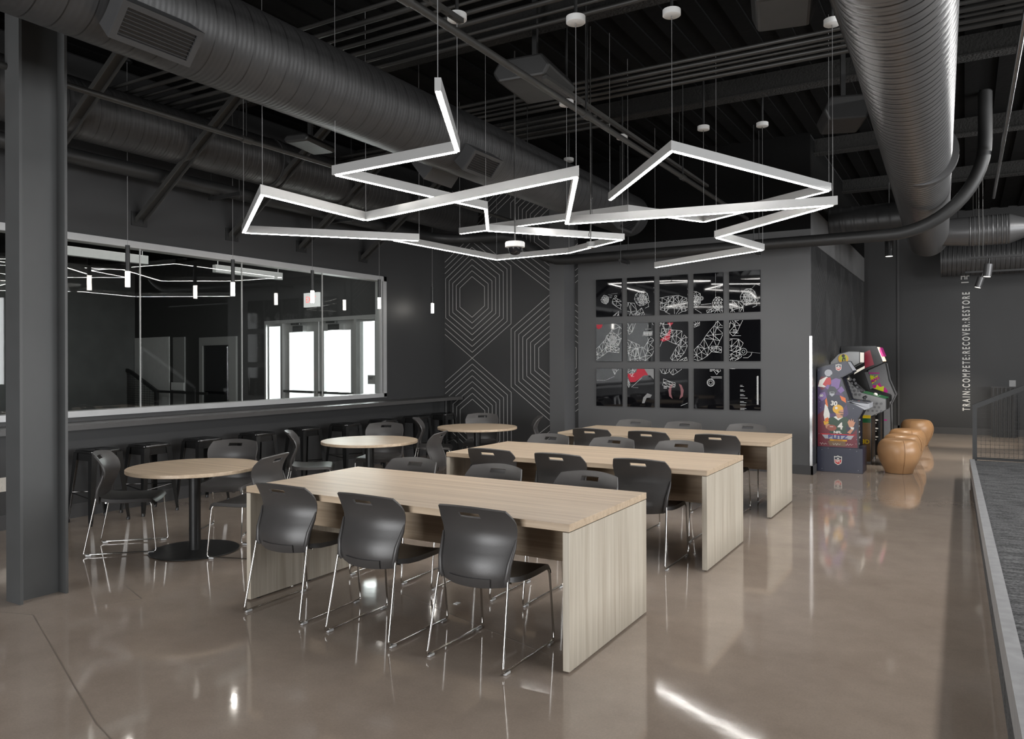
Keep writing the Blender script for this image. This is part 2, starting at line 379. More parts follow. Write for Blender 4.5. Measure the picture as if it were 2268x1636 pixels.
for i in range(-1, 4):
    for j in range(-3, 3):
        cx = HX + 1.5 * i; cz = HZ + 2.03 * j + (1.015 if i % 2 else 0); hexes += hex_lines(cx, cz)
m = MB()
for p, q in hexes:
    c = clip(p, q, XW + .02, -5.565, .15, 4.4)
    if c: stroke(m, c[0], c[1], .0075, lambda a, b, t: (a, YH - t, b))
m.build('hexagon_line_pattern', M['line'], bpy.data.objects['wall_back'])
m = MB()
for p, q in hexes:
    c = clip(p, q, -5.302, -5.237, .15, 3.6)
    if c: stroke(m, c[0], c[1], .0075, lambda a, b, t: (a, YP + .03 - t, b))
m.build('hexagon_line_pattern', M['line'], bpy.data.objects['wall_back_alcove'])
m = MB()
for i in range(-1, 5):
    for j in range(-1, 3):
        for p, q in hex_lines(11.5 + 1.5 * i, 1.1 + 2.03 * j + (1.015 if i % 2 else 0)):
            c = clip(p, q, YP + .05, 17.1, .15, 3.1)
            if c: stroke(m, c[0], c[1], .008, lambda a, b, t: (-1.785 + t, a, b))
m.build('hexagon_line_pattern', M['faintline'], wp)

# vertical wall lettering on the far wall
tx = 0.0
tmx = frame_m((tx, 18.195, 1.70), (0, 0, 1), (-1, 0, 0))
text_mesh('TRAIN:COMPETE:RECOVER:RESTORE', .185, M['sign'], 'wall_lettering', wfar, frame_m((tx + .02, 18.198, 1.70), (0, 0, 1), (-1, 0, 0)), sx=.56, bold=.004, spacing=1.50)
MB().box(tx - .07, tx + .06, 18.195, 18.2, 3.105, 3.125).build('letter_divider', M['sign'], wfar)
text_mesh('HF', .185, M['sign'], 'wall_lettering', wfar, frame_m((tx - .005, 18.198, 3.235), (1, 0, 0), (0, 0, 1)), sx=.72, bold=.003)
MB().box(.75, .86, 18.19, 18.2, .95, 1.12).build('wall_socket_plate', M['lgrey'], wfar)

# floor saw cuts by the column
fj = MB()
for p, q in (((-5.60, 2.30), (-4.90, 2.52)), ((-4.90, 2.52), (-4.62, 3.05)), ((-4.62, 3.05), (-4.95, 3.16)), ((-4.9, 2.52), (-3.2, 1.9)), ((-3.2, 1.9), (1.0, .8)), ((-3.4, 4.05), (-1.9, 3.55))):
    stroke(fj, p, q, .005, lambda a, b, t: (a, b, t), 0, .0008)
struct(fj.build('trim_3', M['joint']))
tag(MB().box(-2.80, -2.77, 3.98, 4.02, .001, .004).build('paper_scrap', M['white']), 'tiny white paper scrap lying on the floor under the nearest table', 'scrap')

# ------------------------------------------------------------------ room behind the glass
RB = [(-7.75, 9.155), (-24.0, 11.7)]           # its far wall runs slightly askew
dv = Vector((RB[1][0] - RB[0][0], RB[1][1] - RB[0][1], 0)).normalized(); nv = Vector((dv.y, -dv.x, 0))
if nv.y > 0: nv = -nv
def rb(s, out, z): p = Vector((RB[0][0], RB[0][1], 0)) + dv * s + nv * out; return (p.x, p.y, z)
def rbox(m, s0, s1, o0, o1, z0, z1):
    return m.hexa([rb(s0, o0, z0), rb(s1, o0, z0), rb(s1, o1, z0), rb(s0, o1, z0)], [rb(s0, o0, z1), rb(s1, o0, z1), rb(s1, o1, z1), rb(s0, o1, z1)])
D0, D1, DH = .12, 3.22, 2.27
wb = MB(); rbox(wb, -.1, D0, -.12, 0, 0, 3.6); rbox(wb, D0, D1, -.12, 0, DH, 3.6); rbox(wb, D1, 17, -.12, 0, 0, 3.6)
wbo = struct(wb.build('wall_lobby_back', M['dark']))
struct(MB().box(-24, XW - .15, -6, 12.5, 3.6, 3.7).build('ceiling_lobby', M['ceil']))
struct(MB().box(-16.15, -16.05, -6, 12, 0, 3.6).build('wall_lobby_side', M['drywall']))
# entrance: two leaves between side lights, daylight outside
def leaf(parent, a, b, stile, rail, name='frame'):
    m = MB(); rbox(m, a, a + stile, -.09, -.03, .02, DH - .06); rbox(m, b - stile, b, -.09, -.03, .02, DH - .06)
    rbox(m, a + stile, b - stile, -.09, -.03, .02, .25); rbox(m, a + stile, b - stile, -.09, -.03, DH - .06 - rail, DH - .06)
    m.build(name, M['frame'], parent)
    g = MB(); rbox(g, a + stile, b - stile, -.064, -.056, .25, DH - .06 - rail); g.build('glass_pane', M['glass'], parent)
fr = MB(); rbox(fr, D0, D1, -.12, .02, DH - .06, DH)
for a, b in ((D0, D0 + .05), (D0 + .50, D0 + .56), (D1 - .56, D1 - .50), (D1 - .05, D1)): rbox(fr, a, b, -.12, .02, 0, DH - .06)
door = struct(fr.build('door_1', M['frame'])); door['label'] = 'aluminium entrance doors bright with daylight, seen through the interior window'
mid = (D0 + D1) / 2
leaf(door, D0 + .05, D0 + .50, .03, .04, 'side_light'); leaf(door, D1 - .50, D1 - .05, .03, .04, 'side_light')
for a, b, hs in ((D0 + .57, mid - .01, mid - .05), (mid + .01, D1 - .57, mid + .05)):
    leaf(door, a, b, .13, .16, 'door_leaf')
    c = MB(); rbox(c, (a + b) / 2 - .17, (a + b) / 2 + .13, -.03, .06, DH - .22, DH - .12); rbox(c, (a + b) / 2 - .05, (a + b) / 2 + .19, .03, .055, DH - .10, DH - .07); c.build('door_closer', M['stain'], door)
    c = MB(); rbox(c, a + .06, b - .06, -.03, .05, 1.0, 1.04); c.build('push_bar', M['stain'], door)
pl = MB(); rbox(pl, .16, .40, -.05, -.03, 1.18, 1.32); po = pl.build('door_notice', M['lgrey'], door)
text_mesh('EXIT', .06, M['black'], 'notice_lettering', po, frame_m(rb(.33, -.028, 1.27), -dv, (0, 0, 1)))
es = empty('exit_sign', rb(1.78, .03, 2.50)); tag(es, 'lit red EXIT sign above the entrance doors, seen through the interior window', 'sign')
e = MB(); rbox(e, 1.58, 1.98, .0, .05, 2.46, 2.70); o = e.build('housing', M['exitface'], es); o.matrix_parent_inverse = es.matrix_world.inverted(); o.matrix_parent_inverse = Matrix.Translation(es.location).inverted()
t = text_mesh('EXIT', .15, M['exitred'], 'lettering', es, Matrix.Translation(-Vector(es.location)) @ frame_m(rb(1.78, .052, 2.58), -dv, (0, 0, 1)), sx=.9, bold=.001)
# reflections in the glass, built as objects left of the entrance: slab, guard, door, sign
op = MB(); rbox(op, 6.79, 8.38, .0, .02, .0, 2.07)
struct(op.build('wall_bright_patch', M['palewall']))  # flat pale slab stands in for a bright area beyond
sg = empty('reflected_guard', rb(7.9, .25, 0)); tag(sg, 'black mesh guard with sloping rail behind the glass, standing in for a reflected fence', 'railing')
inv = Matrix.Translation(sg.location).inverted()
g = MB(); g.bar(rb(8.36, .2, 1.36), rb(8.1, .2, 1.30), .05, .07); g.bar(rb(8.1, .2, 1.30), rb(6.98, .2, .92), .05, .07); g.bar(rb(6.98, .2, .92), rb(4.9, .2, .92), .04, .05)
o = g.build('handrail', M['black'], sg); o.matrix_parent_inverse = inv
g = MB(); rbox(g, 6.92, 7.02, .17, .23, 0, .95); o = g.build('post', M['black'], sg); o.matrix_parent_inverse = inv
g = MB()
for k in range(26): rbox(g, 7.05 + k * .05, 7.056 + k * .05, .197, .203, .1, .94 + k * .0165)
for k in range(23): rbox(g, 7.02 + max(0, (k * .05 - .75) * 2.9), 8.34, .197, .203, .15 + k * .05, .156 + k * .05)
o = g.build('mesh_infill', M['mesh'], sg); o.matrix_parent_inverse = inv
idr = MB()
for a, b, c, d in ((4.15, 4.41, 0, 2.02), (5.38, 5.51, 0, 2.02), (4.41, 5.38, 1.86, 2.02)): rbox(idr, a, b, 0, .04, c, d)
rbox(idr, 6.12, 6.6, 0, .03, 0, 2.05)
d2 = struct(idr.build('door_2', M['lgrey']))
g = MB(); rbox(g, 4.41, 5.38, .0, .012, 0, 1.86); g.build('door_panel', M['screen'], d2)
ns = MB(); rbox(ns, 6.09, 6.62, .04, .06, .95, 1.11); tag(ns.build('room_sign', M['palewall']), 'small pale sign left of the inner door, standing in for a glass reflection', 'sign')
for k, (y0, y1, w) in enumerate(((4.62, 5.86, 'nearer the steel column'), (6.85, 8.03, 'farther along, with looped cables'))):
    e = empty('linear_pendant', (-8.75, (y0 + y1) / 2, 2.75)); tag(e, 'pale linear pendant lamp behind the glass, ' + w, 'lamp', 'linear pendants behind the glass')
    L2 = (y1 - y0) / 2
    MB().box(-.035, .035, -L2, L2, 0, .105).build('lamp_body', M['lgrey'], e, bevel=.004)
    for s in (-1, 1):
        MB().cyl((0, s * (L2 - .06), .105), (0, s * (L2 - .06), .85), .003, n=6).build('cable', M['white'], e)

# ------------------------------------------------------------------ chairs
def interp(tab, z):
    for (a, p), (b, q) in zip(tab, tab[1:]):
        if z <= b:
            t = max(0, (z - a) / (b - a)); t = t * t * (3 - 2 * t) if False else t
            return p + (q - p) * t
    return tab[-1][1]
def smoothtab(tab, n=60):
    """Catmull-Rom through a table"""
    out = []; T = [tab[0]] + list(tab) + [tab[-1]]
    for i in range(1, len(T) - 2):
        for k in range(n // (len(tab) - 1) + 1):
            t = k / (n // (len(tab) - 1) + 1)
            c = []
            for d in (0, 1):
                p0, p1, p2, p3 = T[i - 1][d], T[i][d], T[i + 1][d], T[i + 2][d]
                c.append(.5 * (2 * p1 + (p2 - p0) * t + (2 * p0 - 5 * p1 + 4 * p2 - p3) * t * t + (3 * p1 - p0 - 3 * p2 + p3) * t ** 3))
            out.append(tuple(c))
    return out + [tab[-1]]
YE = smoothtab([(.405, -.165), (.45, -.176), (.52, -.165), (.60, -.130), (.66, -.118), (.72, -.138), (.76, -.168), (.79, -.198)])
WD = smoothtab([(.405, .185), (.45, .200), (.52, .208), (.60, .219), (.66, .226), (.715, .232), (.75, .224), (.79, .205)])
ZS = [.405, .425, .45, .48, .52, .56, .60, .63, .66, .69, .72, .738, .762, .775, .79]
SS = [-1, -.93, -.8, -.62, -.45, -.285, -.15, 0, .15, .285, .45, .62, .8, .93, 1]
def back_pt(s, z, push=0.):
    t = (z - .405) / .385
    wrap = .060 if z > .5 else .045 + .015 * (z - .405) / .095
    y = interp(YE, z) - wrap * (1 - s * s) - push
    zz = z + (.017 * max(0, (t - .7) / .3) * (1 - s * s)) - (.012 * max(0, (.2 - t) / .2) * (1 - s * s))
    return (s * interp(WD, z), y, zz)
def make_chair():
    t = empty('stacking_chair')
    P = [[back_pt(s, z) for s in SS] for z in ZS]
    hole = lambda i, j: ZS[i] >= .737 and ZS[i] < .76 and SS[j] >= -.286 and SS[j] < .285
    MB().shell(P, .011, hole).build('backrest', M['chair'], t, smooth=45)
    # seat: pan with a waterfall front edge
    sy = [-.175, -.14, -.08, 0, .08, .14, .19, .22, .238, .248]
    sz = [.452, .440, .432, .428, .428, .430, .431, .427, .416, .398]
    sw = [.165, .205, .222, .226, .227, .227, .226, .224, .222, .220]
    sx = [-1, -.96, -.85, -.65, -.4, -.15, .15, .4, .65, .85, .96, 1]
    P = [[(s * w, y, z + .010 * (s * s - .5) - (.022 if abs(s) == 1 else 0)) for s in sx] for y, z, w in zip(sy, sz, sw)]
    MB().shell(P, .012).build('seat', M['chair'], t, smooth=50)
    # rear carry panel, proud of the lower back
    P = [[Vector(back_pt(s * .62 - .0, z, .011)) for s in (-1, -.7, -.35, 0, .35, .7, 1)] for z in (.408, .42, .435, .45)]
    MB().shell(P, .008).build('lower_back_panel', M['chair'], t, smooth=45)
    for s in (-1, 1):                          # sleeves where the frame enters the back
        g = MB(); a = [back_pt(s * .99, z) for z in (.415, .44, .52, .60, .64)]
        g.tube([(p[0] * 1.0 + s * .004, p[1] - .008, p[2]) for p in a], [.013, .018, .014, .010, .004], n=8)
        g.build('frame_sleeve', M['chair'], t, smooth=50)
        X = s * .232
        pts = [(s * .207, -.178, .50), (s * .214, -.196, .40)]
        pts += [(s * .2295, -.266, .045), (X, -.272, .024), (X, -.262, .016), (X, -.22, .0145)]
        pts += [(X, .20, .0145), (X, .238, .0145), (X, .256, .018), (X, .262, .032), (X, .258, .07), (s * .226, .228, .385), (s * .222, .222, .405), (s * .21, .205, .417), (s * .185, .18, .419), (s * .16, .1, .417)]
        MB().tube(pts, .0063, n=8).build('sled_leg', M['chrome'], t, smooth=60)
        for y in (-.235, .225):
            MB().box(X - .009, X + .009, y - .022, y + .022, .001, .014).build('glide', M['clear'], t, bevel=.003)
    MB().cyl((-.19, -.12, .412), (.19, -.12, .412), .006, n=8).build('cross_bar', M['chrome'], t, smooth=60)
    return t
chair0 = make_chair()
tag(chair0, '', 'chair', 'charcoal stacking chairs')
def fr(fx, fy): return math.atan2(-fx, fy)
nth = ['left', 'middle', 'right']
spec = []
for n, xs, y, w in (('nearest', (-3.58, -2.89, -2.176), 3.455, 'front'), ('second', (-3.47, -2.81, -2.12), 5.64, 'front'), ('farthest', (-3.53, -2.87, -2.15), 7.80, 'front')):
    for k, x in enumerate(xs): spec.append(((x, y + [.01, 0, 0][k], 0), [.02, -.01, 0][k], 'charcoal chair with its back to us at the %s long table, %s of three' % (n, nth[k])))
for n, xs, y in (('nearest', (-3.58, -2.85, -2.14), 4.39), ('second', (-3.57, -2.89, -2.235), 6.57), ('farthest', (-3.52, -2.90, -2.16), 8.73)):
    for k, x in enumerate(xs): spec.append(((x, y, 0), PI + [.02, 0, -.02][k], 'charcoal chair facing us across the %s long table, %s of three' % (n, nth[k])))
for p, f, l in (((-5.976, 3.829), (.72, .69), 'charcoal chair between the steel column and the nearest round table'),
                ((-4.93, 4.23), (-.95, -.30), 'charcoal chair between the nearest round table and the nearest long table'),
                ((-5.81, 4.68), (.50, -.866), 'charcoal chair behind the nearest round table, facing us'),
                ((-6.03, 5.92), (.74, .67), 'charcoal chair seen from the side, left of the middle round table'),
                ((-5.88, 6.90), (.38, -.92), 'charcoal chair behind the middle round table, facing us'),
                ((-4.93, 6.46), (-.95, -.30), 'charcoal chair right of the middle round table, facing left'),
                ((-5.96, 8.02), (.84, .54), 'charcoal chair partly hidden on the left of the farthest round table'),
                ((-5.72, 8.80), (.45, -.89), 'charcoal chair behind the farthest round table, before the hexagon wall'),
                ((-5.06, 8.83), (-.85, -.53), 'charcoal chair seen edge-on, right of the farthest round table')):
    spec.append(((p[0], p[1], 0), fr(*f), l))
for i, (loc, rz, l) in enumerate(spec):
    if i == 0: chair0.location = loc; chair0.rotation_euler = (0, 0, rz); chair0['label'] = l
    else: clone(chair0, loc, rz, l)

# ------------------------------------------------------------------ long tables
TL, TW = 2.325, 1.056
def make_table():
    t = empty('long_table')
    MB().box(-TL / 2, TL / 2, -TW / 2, TW / 2, .699, .737).build('tabletop', M['woodx'], t, bevel=.0015)
    for s in (-1, 1):
        x1 = s * (TL / 2 - .001); x0 = s * (TL / 2 - .038)
        p = MB().box(min(x0, x1), max(x0, x1), -TW / 2 + .001, TW / 2 - .001, .010, .6945).build('end_panel', M['woodz'], t, bevel=.0015)
        for y in (-.45, 0, .45): MB().cyl((s * (TL / 2 - .02), y, 0), (s * (TL / 2 - .02), y, .011), .012, n=10).build('glide', M['black'], p)
    MB().box(-TL / 2 + .039, TL / 2 - .039, -.012, .012, .40, .698).build('modesty_panel', M['woodx'], t)
    return t
tb = make_table()
tag(tb, 'pale ash long table nearest to us, with panel ends', 'table', 'long ash tables')
tb.location = (-1.676 - TL / 2, 3.373 + TW / 2, 0)
clone(tb, (-1.620 - TL / 2, 5.507 + TW / 2, 0), 0, 'pale ash long table in the middle of the row of three')
clone(tb, (-1.626 - TL / 2, 7.663 + TW / 2, 0), 0, 'pale ash long table farthest from us, nearest the poster wall')

# ------------------------------------------------------------------ round tables
def make_round():
    t = empty('round_table'); R = .515
    MB().lathe([(R - .003, .662), (R, .665), (R, .687), (R - .003, .69)], n=72).build('tabletop', M['woodx'], t, smooth=40)
    MB().lathe([(.10, .650), (.12, .6615)], n=24).cyl((0, 0, .012), (0, 0, .652), .045, n=24).build('pedestal', M['black'], t, smooth=40)
    b = MB().lathe([(.34, .003), (.345, .006), (.343, .010), (.06, .013)], n=56).build('base_plate', M['black'], t, smooth=40)
    for k in range(6): MB().cyl((.31 * math.cos(k * PI / 3 + .3), .31 * math.sin(k * PI / 3 + .3), 0), (.31 * math.cos(k * PI / 3 + .3), .31 * math.sin(k * PI / 3 + .3), .005), .018, n=10).build('glide', M['clear'], b)
    return t
rt = make_round(); tag(rt, 'round ash café table nearest the steel column', 'table', 'round café tables'); rt.location = (-5.42, 4.05, 0)
clone(rt, (-5.53, 6.31, 0), .2, 'round ash café table in the middle of the three round ones')
clone(rt, (-5.44, 8.285, 0), -.1, 'round ash café table nearest the hexagon wall')

# ------------------------------------------------------------------ counter, stools
ct = empty('wall_counter', (XW, 6.0, 0)); tag(ct, 'long dark grey counter ledge along the wall under the interior window', 'counter')
MB().box(.001, .41, -7.0, YH - 6.0 - .05, .915, .95).build('countertop', M['counter'], ct, bevel=.003)
MB().box(.392, .413, -7.0, YH - 6.0 - .05, .900, .944).build('front_edge', M['counter'], ct)
MB().bar((.34, 4.25, 0), (.34, 4.25, .914), .05, .05).build('end_post', M['gloss'], ct)
def make_stool():
    t = empty('bar_stool'); h = .70; a = .155
    P = []
    for k, (r, z) in enumerate(((.150, .668), (.157, .676), (.158, .692), (.152, .70), (.140, .701), (.128, .696), (.0, .6955))):
        ring = []
        for i in range(32):
            th = 2 * PI * i / 32; c, s = math.cos(th), math.sin(th)
            e = .28; ring.append((r * math.copysign(abs(c) ** e, c), r * math.copysign(abs(s) ** e, s), z))
        P.append(ring)
    m = MB(); v = [p for r in P for p in r]
    m.add(v, [(i * 32 + j, i * 32 + (j + 1) % 32, (i + 1) * 32 + (j + 1) % 32, (i + 1) * 32 + j) for i in range(len(P) - 1) for j in range(32)])
    m.box(-.04, .04, -.010, .010, .695, .6985)
    m.build('seat', M['gloss'], t, smooth=50)
    MB().box(-.145, .145, -.145, -.141, .60, .668).box(-.145, .145, .141, .145, .60, .668).box(-.145, -.141, -.145, .145, .60, .668).box(.141, .145, -.145, .145, .60, .668).build('apron', M['gloss'], t)
    for sx in (-1, 1):
        for sy in (-1, 1):
            def q(x, y, z, w, in_=0.0):
                cx, cy = sx * x, sy * y
                return [(cx, cy, z), (cx - sx * w, cy, z), (cx - sx * w, cy - sy * .004, z), (cx - sx * .004, cy - sy * .004, z), (cx - sx * .004, cy - sy * w, z), (cx, cy - sy * w, z)]
            A = q(.152, .152, .672, .062); B = q(.192, .192, .13, .036); C = q(.2, .2, .02, .028)
            m = MB(); m.add(A + B + C, [(i, (i + 1) % 6, 6 + (i + 1) % 6, 6 + i) for i in range(6)] + [(6 + i, 6 + (i + 1) % 6, 12 + (i + 1) % 6, 12 + i) for i in range(6)] + [(12, 13, 14, 15), (12, 15, 16, 17)])
            l = m.build('leg', M['gloss'], t)
            MB().lathe([(.015, 0), (.017, .004), (.017, .03)], c=(sx * .188, sy * .188, 0), n=10).build('foot', M['black'], l)
    m = MB()
    for sx, sy in ((-1, -1), (1, -1), (1, 1), (-1, 1)):
        m.cyl((sx * .172, sy * .172, .27 + .02 * (sx * sy)), (-sy * .172, sx * .172, .27 - .02 * (sx * sy)), .006, n=6)
    m.build('foot_rail', M['gloss'], t)
    return t
st = make_stool(); tag(st, '', 'stool', 'black metal bar stools')
ordn = ['first', 'second', 'third', 'fourth', 'fifth', 'sixth', 'seventh', 'eighth', 'ninth']
for i, y in enumerate((4.33, 4.87, 5.51, 6.27, 7.02, 7.77, 8.55, 9.33, 10.03)):
    l = 'glossy black square metal stool under the wall counter, %s from the steel column' % ordn[i]
    if i == 0: st.location = (-7.24, y, 0); st['label'] = l
    else: clone(st, (-7.24, y, 0), random.uniform(-.05, .05), l)

# ------------------------------------------------------------------ steel column
cm = empty('steel_column', (-5.25, 2.73, 0)); tag(cm, 'grey steel H-section column standing at the left, in front of the window', 'column')
lab(MB().box(-.085, .085, -.15, -.132, 0, ZC).build('flange', M['steel'], cm), 'lit grey front flange')
MB().box(-.09, .09, .132, .15, 0, ZC).build('flange', M['steel'], cm)
MB().box(-.006, .006, -.132, .132, 0, ZC).build('web', M['steel'], cm)
so = empty('wall_socket', (XW + .004, 3.65, .42)); tag(so, 'ivory double power socket low on the wall left of the steel column', 'socket')
MB().box(0, .006, -.04, .04, -.065, .065).build('cover_plate', M['ivory'], so, bevel=.002)
for z in (-.028, .028): MB().cyl((.006, 0, z), (.009, 0, z), .018, n=14).build('outlet', M['ivory'], so)

# ------------------------------------------------------------------ pendants over the counter
def make_pendant():
    t = empty('cylinder_pendant')
    lab(MB().cyl((0, 0, 0), (0, 0, .155), .0225, n=20).build('glowing_diffuser', M['pendlit'], t, smooth=40), 'glowing white lower cylinder')
    MB().cyl((0, 0, .156), (0, 0, .42), .0215, n=20).build('shade_tube', M['black'], t, smooth=40)
    MB().cyl((0, 0, .42), (0, 0, ZC - 2.30 - .03), .0022, n=6).build('cord', M['greyprint'], t)
    MB().cyl((0, 0, ZC - 2.30 - .03), (0, 0, ZC - 2.3), .05, n=20).build('canopy', M['black'], t, smooth=40)
    return t
pd = make_pendant(); tag(pd, '', 'pendant lamp', 'cylinder pendants over the counter')
for i, y in enumerate((4.665, 5.955, 7.205, 8.52, 9.80)):
    l = 'slim cylinder pendant with glowing tip over the counter, %s from the column' % ordn[i]
    if i == 0: pd.location = (-7.28, y, 2.30); pd['label'] = l
    else: clone(pd, (-7.28, y, 2.30), 0, l)

# ------------------------------------------------------------------ zigzag linear light fixtures
def offset_path(P, w):
    """left/right mitred offsets of an open polyline"""
    n = len(P); L = []; R = []
    for i in range(n):
        d0 = (P[i] - P[i - 1]).normalized() if i else (P[1] - P[0]).normalized()
        d1 = (P[i + 1] - P[i]).normalized() if i < n - 1 else d0
        n0 = Vector((-d0.y, d0.x)); n1 = Vector((-d1.y, d1.x)); b = (n0 + n1)
        b = b.normalized() if b.length > 1e-4 else n0
        k = w / max(.28, b.dot(n0)); L.append(P[i] + b * k); R.append(P[i] - b * k)
    return L, R
def zigzag(pts, z, label, canopies, hang):
    P = [Vector(p) for p in pts]; c = sum(P, Vector((0, 0))) / len(P)
    t = empty('zigzag_light', (c.x, c.y, z)); tag(t, label, 'ceiling light', 'zigzag linear lights')
    P = [p - c for p in P]; L, R = offset_path(P, .017); hh = .073
    L2, R2 = offset_path(P, .0125)
    for i in range(len(P) - 1):
        q = lambda a, b, z: [(L[a].x, L[a].y, z), (R[a].x, R[a].y, z), (R[b].x, R[b].y, z), (L[b].x, L[b].y, z)]
        bar = MB().hexa(q(i, i + 1, .004), q(i, i + 1, hh)).build('light_bar', M['alu'], t)
        d = (P[i + 1] - P[i]); ln = d.length; d = d / ln; e0 = P[i] + d * .012; e1 = P[i + 1] - d * .012; nn = Vector((-d.y, d.x)) * .0125
        qq = lambda z: [(e0.x + nn.x, e0.y + nn.y, z), (e0.x - nn.x, e0.y - nn.y, z), (e1.x - nn.x, e1.y - nn.y, z), (e1.x + nn.x, e1.y + nn.y, z)]
        lab(MB().hexa(qq(0), qq(.0055)).build('diffuser', M['led'], bar), 'glowing white diffuser strip')
    for i in hang:
        top = canopies.get(i, ZC - z)
        MB().cyl((P[i].x, P[i].y, hh), (P[i].x, P[i].y, top), .0022, n=6).build('suspension_cable', M['greyprint'], t)
        if i in canopies:
            cn = MB().lathe([(.060, 0), (.064, .003), (.064, .042), (.058, .045)], c=(P[i].x, P[i].y, top), n=32).build('canopy', M['white'], t, smooth=40)
            MB().cyl((P[i].x, P[i].y, top - .02), (P[i].x, P[i].y, top), .006, n=8).build('cable_gland', M['stain'], cn)
            MB().cyl((P[i].x, P[i].y, top + .045), (P[i].x, P[i].y, ZC - z), .012, n=8).build('stem', M['black'], cn)
C1 = [(-2.32, 3.175), (-2.884, 4.163), (-4.022, 4.215), (-3.76, 5.879), (-4.375, 6.88), (-3.382, 8.197), (-4.387, 8.843), (-5.532, 8.922), (-5.64, 6.85)]
C2 = [(-4.743, 6.165), (-5.853, 4.913), (-4.40, 3.862), (-4.442, 5.026), (-2.21, 4.565), (-3.048, 6.103), (-.893, 6.451), (-2.123, 7.559), (-1.925, 8.687), (-3.49, 9.568)]
C3 = [(-2.853, 6.613), (-1.801, 5.289), (-1.037, 7.265), (-2.436, 8.19), (-2.923, 7.227), (-5.126, 7.444)]
zigzag(C1, 2.921, 'white zigzag linear light at the left with its end pointing toward us', {1: .87, 5: 1.16, 6: 1.18}, (0, 1, 2, 3, 5, 6, 7))
zigzag(C2, 2.751, 'lowest white zigzag linear light, winding from the window side to the poster wall', {4: 1.02, 5: 1.06, 6: 1.42, 8: 1.37}, (0, 1, 2, 3, 4, 5, 6, 7, 8, 9))
zigzag(C3, 3.034, 'highest white zigzag linear light, its peak on the right half of the ceiling', {1: .97, 3: 1.0}, (0, 1, 2, 3, 4, 5))

# ------------------------------------------------------------------ ducts
def ribbed(m, p, q, R, pitch, amp, n=48, per=4, slope=True):
    p = Vector(p); q = Vector(q); d = (q - p); Ln = d.length; d.normalize(); a = d.cross(Vector((0, 0, 1))).normalized(); b = a.cross(d)
    N = int(Ln / pitch * per); v = []; f = []
    for i in range(N + 1):
        s = Ln * i / N
        for j in range(n):
            ph = (s / pitch + (j / n if slope else 0)) % 1.0
            g = amp * (math.exp(-((ph - .12) / .10) ** 2) - .8 * math.exp(-((ph - .32) / .09) ** 2)); t = 2 * PI * j / n
            rr = R + g; v.append(p + d * s + a * (rr * math.cos(t)) + b * (rr * math.sin(t)))
    for i in range(N):
        for j in range(n): f.append((i * n + j, i * n + (j + 1) % n, (i + 1) * n + (j + 1) % n, (i + 1) * n + j))
    f += [tuple(range(n - 1, -1, -1)), tuple(range(N * n, (N + 1) * n))]
    return m.add(v, f)
def register(parent, cx, cz, y0, y1, side, R=.29):
    """angled sheet-metal neck with a slatted grille on the lower flank of a duct running along y (object space)"""
    an = math.radians(40); nx, nz = side * math.cos(an), -math.sin(an); ux, uz = side * math.sin(an), math.cos(an)
    def P(o, u, y): return (cx + nx * o + ux * u, y, cz + nz * o + uz * u)
    hh = .108
    m = MB().hexa([P(.2, -.09, y0 + .02), P(.2, .09, y0 + .02), P(.2, .09, y1 - .02), P(.2, -.09, y1 - .02)], [P(.405, -hh, y0), P(.405, hh, y0), P(.405, hh, y1), P(.405, -hh, y1)])
    g = m.build('air_register', M['duct'], parent)
    fm = MB()
    for a, b, c, d in ((-hh, hh, y0, y0 + .035), (-hh, hh, y1 - .035, y1), (-hh, -hh + .03, y0 + .035, y1 - .035), (hh - .03, hh, y0 + .035, y1 - .035)):
        fm.hexa([P(.405, a, c), P(.405, b, c), P(.405, b, d), P(.405, a, d)], [P(.418, a, c), P(.418, b, c), P(.418, b, d), P(.418, a, d)])
    fm.build('grille_frame', M['duct'], g)
    k = MB().hexa([P(.404, -hh + .03, y0 + .035), P(.404, hh - .03, y0 + .035), P(.404, hh - .03, y1 - .035), P(.404, -hh + .03, y1 - .035)], [P(.407, -hh + .03, y0 + .035), P(.407, hh - .03, y0 + .035), P(.407, hh - .03, y1 - .035), P(.407, -hh + .03, y1 - .035)])
    k.mat(1)
    for i in range(7):
        u = -hh + .038 + i * .0215; k.hexa([P(.407, u, y0 + .035), P(.407, u + .003, y0 + .035), P(.407, u + .003, y1 - .035), P(.407, u, y1 - .035)], [P(.416, u, y0 + .035), P(.416, u + .003, y0 + .035), P(.416, u + .003, y1 - .035), P(.416, u, y1 - .035)])
    k.build('grille_slats', [M['tmold'], M['duct']], g)
DX, DZ = -4.12, 3.60
d1 = empty('spiral_duct', (DX, 4.0, DZ)); tag(d1, 'large black spiral duct crossing the upper left, with slatted registers', 'duct')
ribbed(MB(), (0, -8, 0), (0, 6.25, 0), .29, .14, .0007, n=56, per=9).build('duct_body', M['spiral1'], d1, smooth=60)
for a, b in ((-1.625, -1.135), (1.67, 2.15), (5.2, 5.68)):
    register(d1, 0, 0, a, b, 1); 
register(d1, 0, 0, 1.75, 2.2, -1)
for y in (-1.0, 2.9, 5.5): MB().cyl((.22, y, .15), (.22, y, ZC - DZ), .005, n=6).build('hanger_rod', M['black'], d1)
d3 = empty('spiral_duct', (-6.93, 5.0, 3.84)); tag(d3, 'smaller black spiral duct high along the left wall, behind the diagonal braces', 'duct')
ribbed(MB(), (0, -5, 0), (0, 5.2, 0), .27, .14, .0015, n=40, per=8).build('duct_body', M['spiral1'], d3, smooth=60)
for y in (1.2, 3.2): MB().cyl((0, y - .04, 0), (0, y + .04, 0), .283, n=40).build('coupling_band', M['duct'], d3, smooth=40)
d2 = empty('spiral_duct', (-.36, 8.0, 3.58)); tag(d2, 'silvery grey spiral duct running overhead on the right, away from us', 'duct')
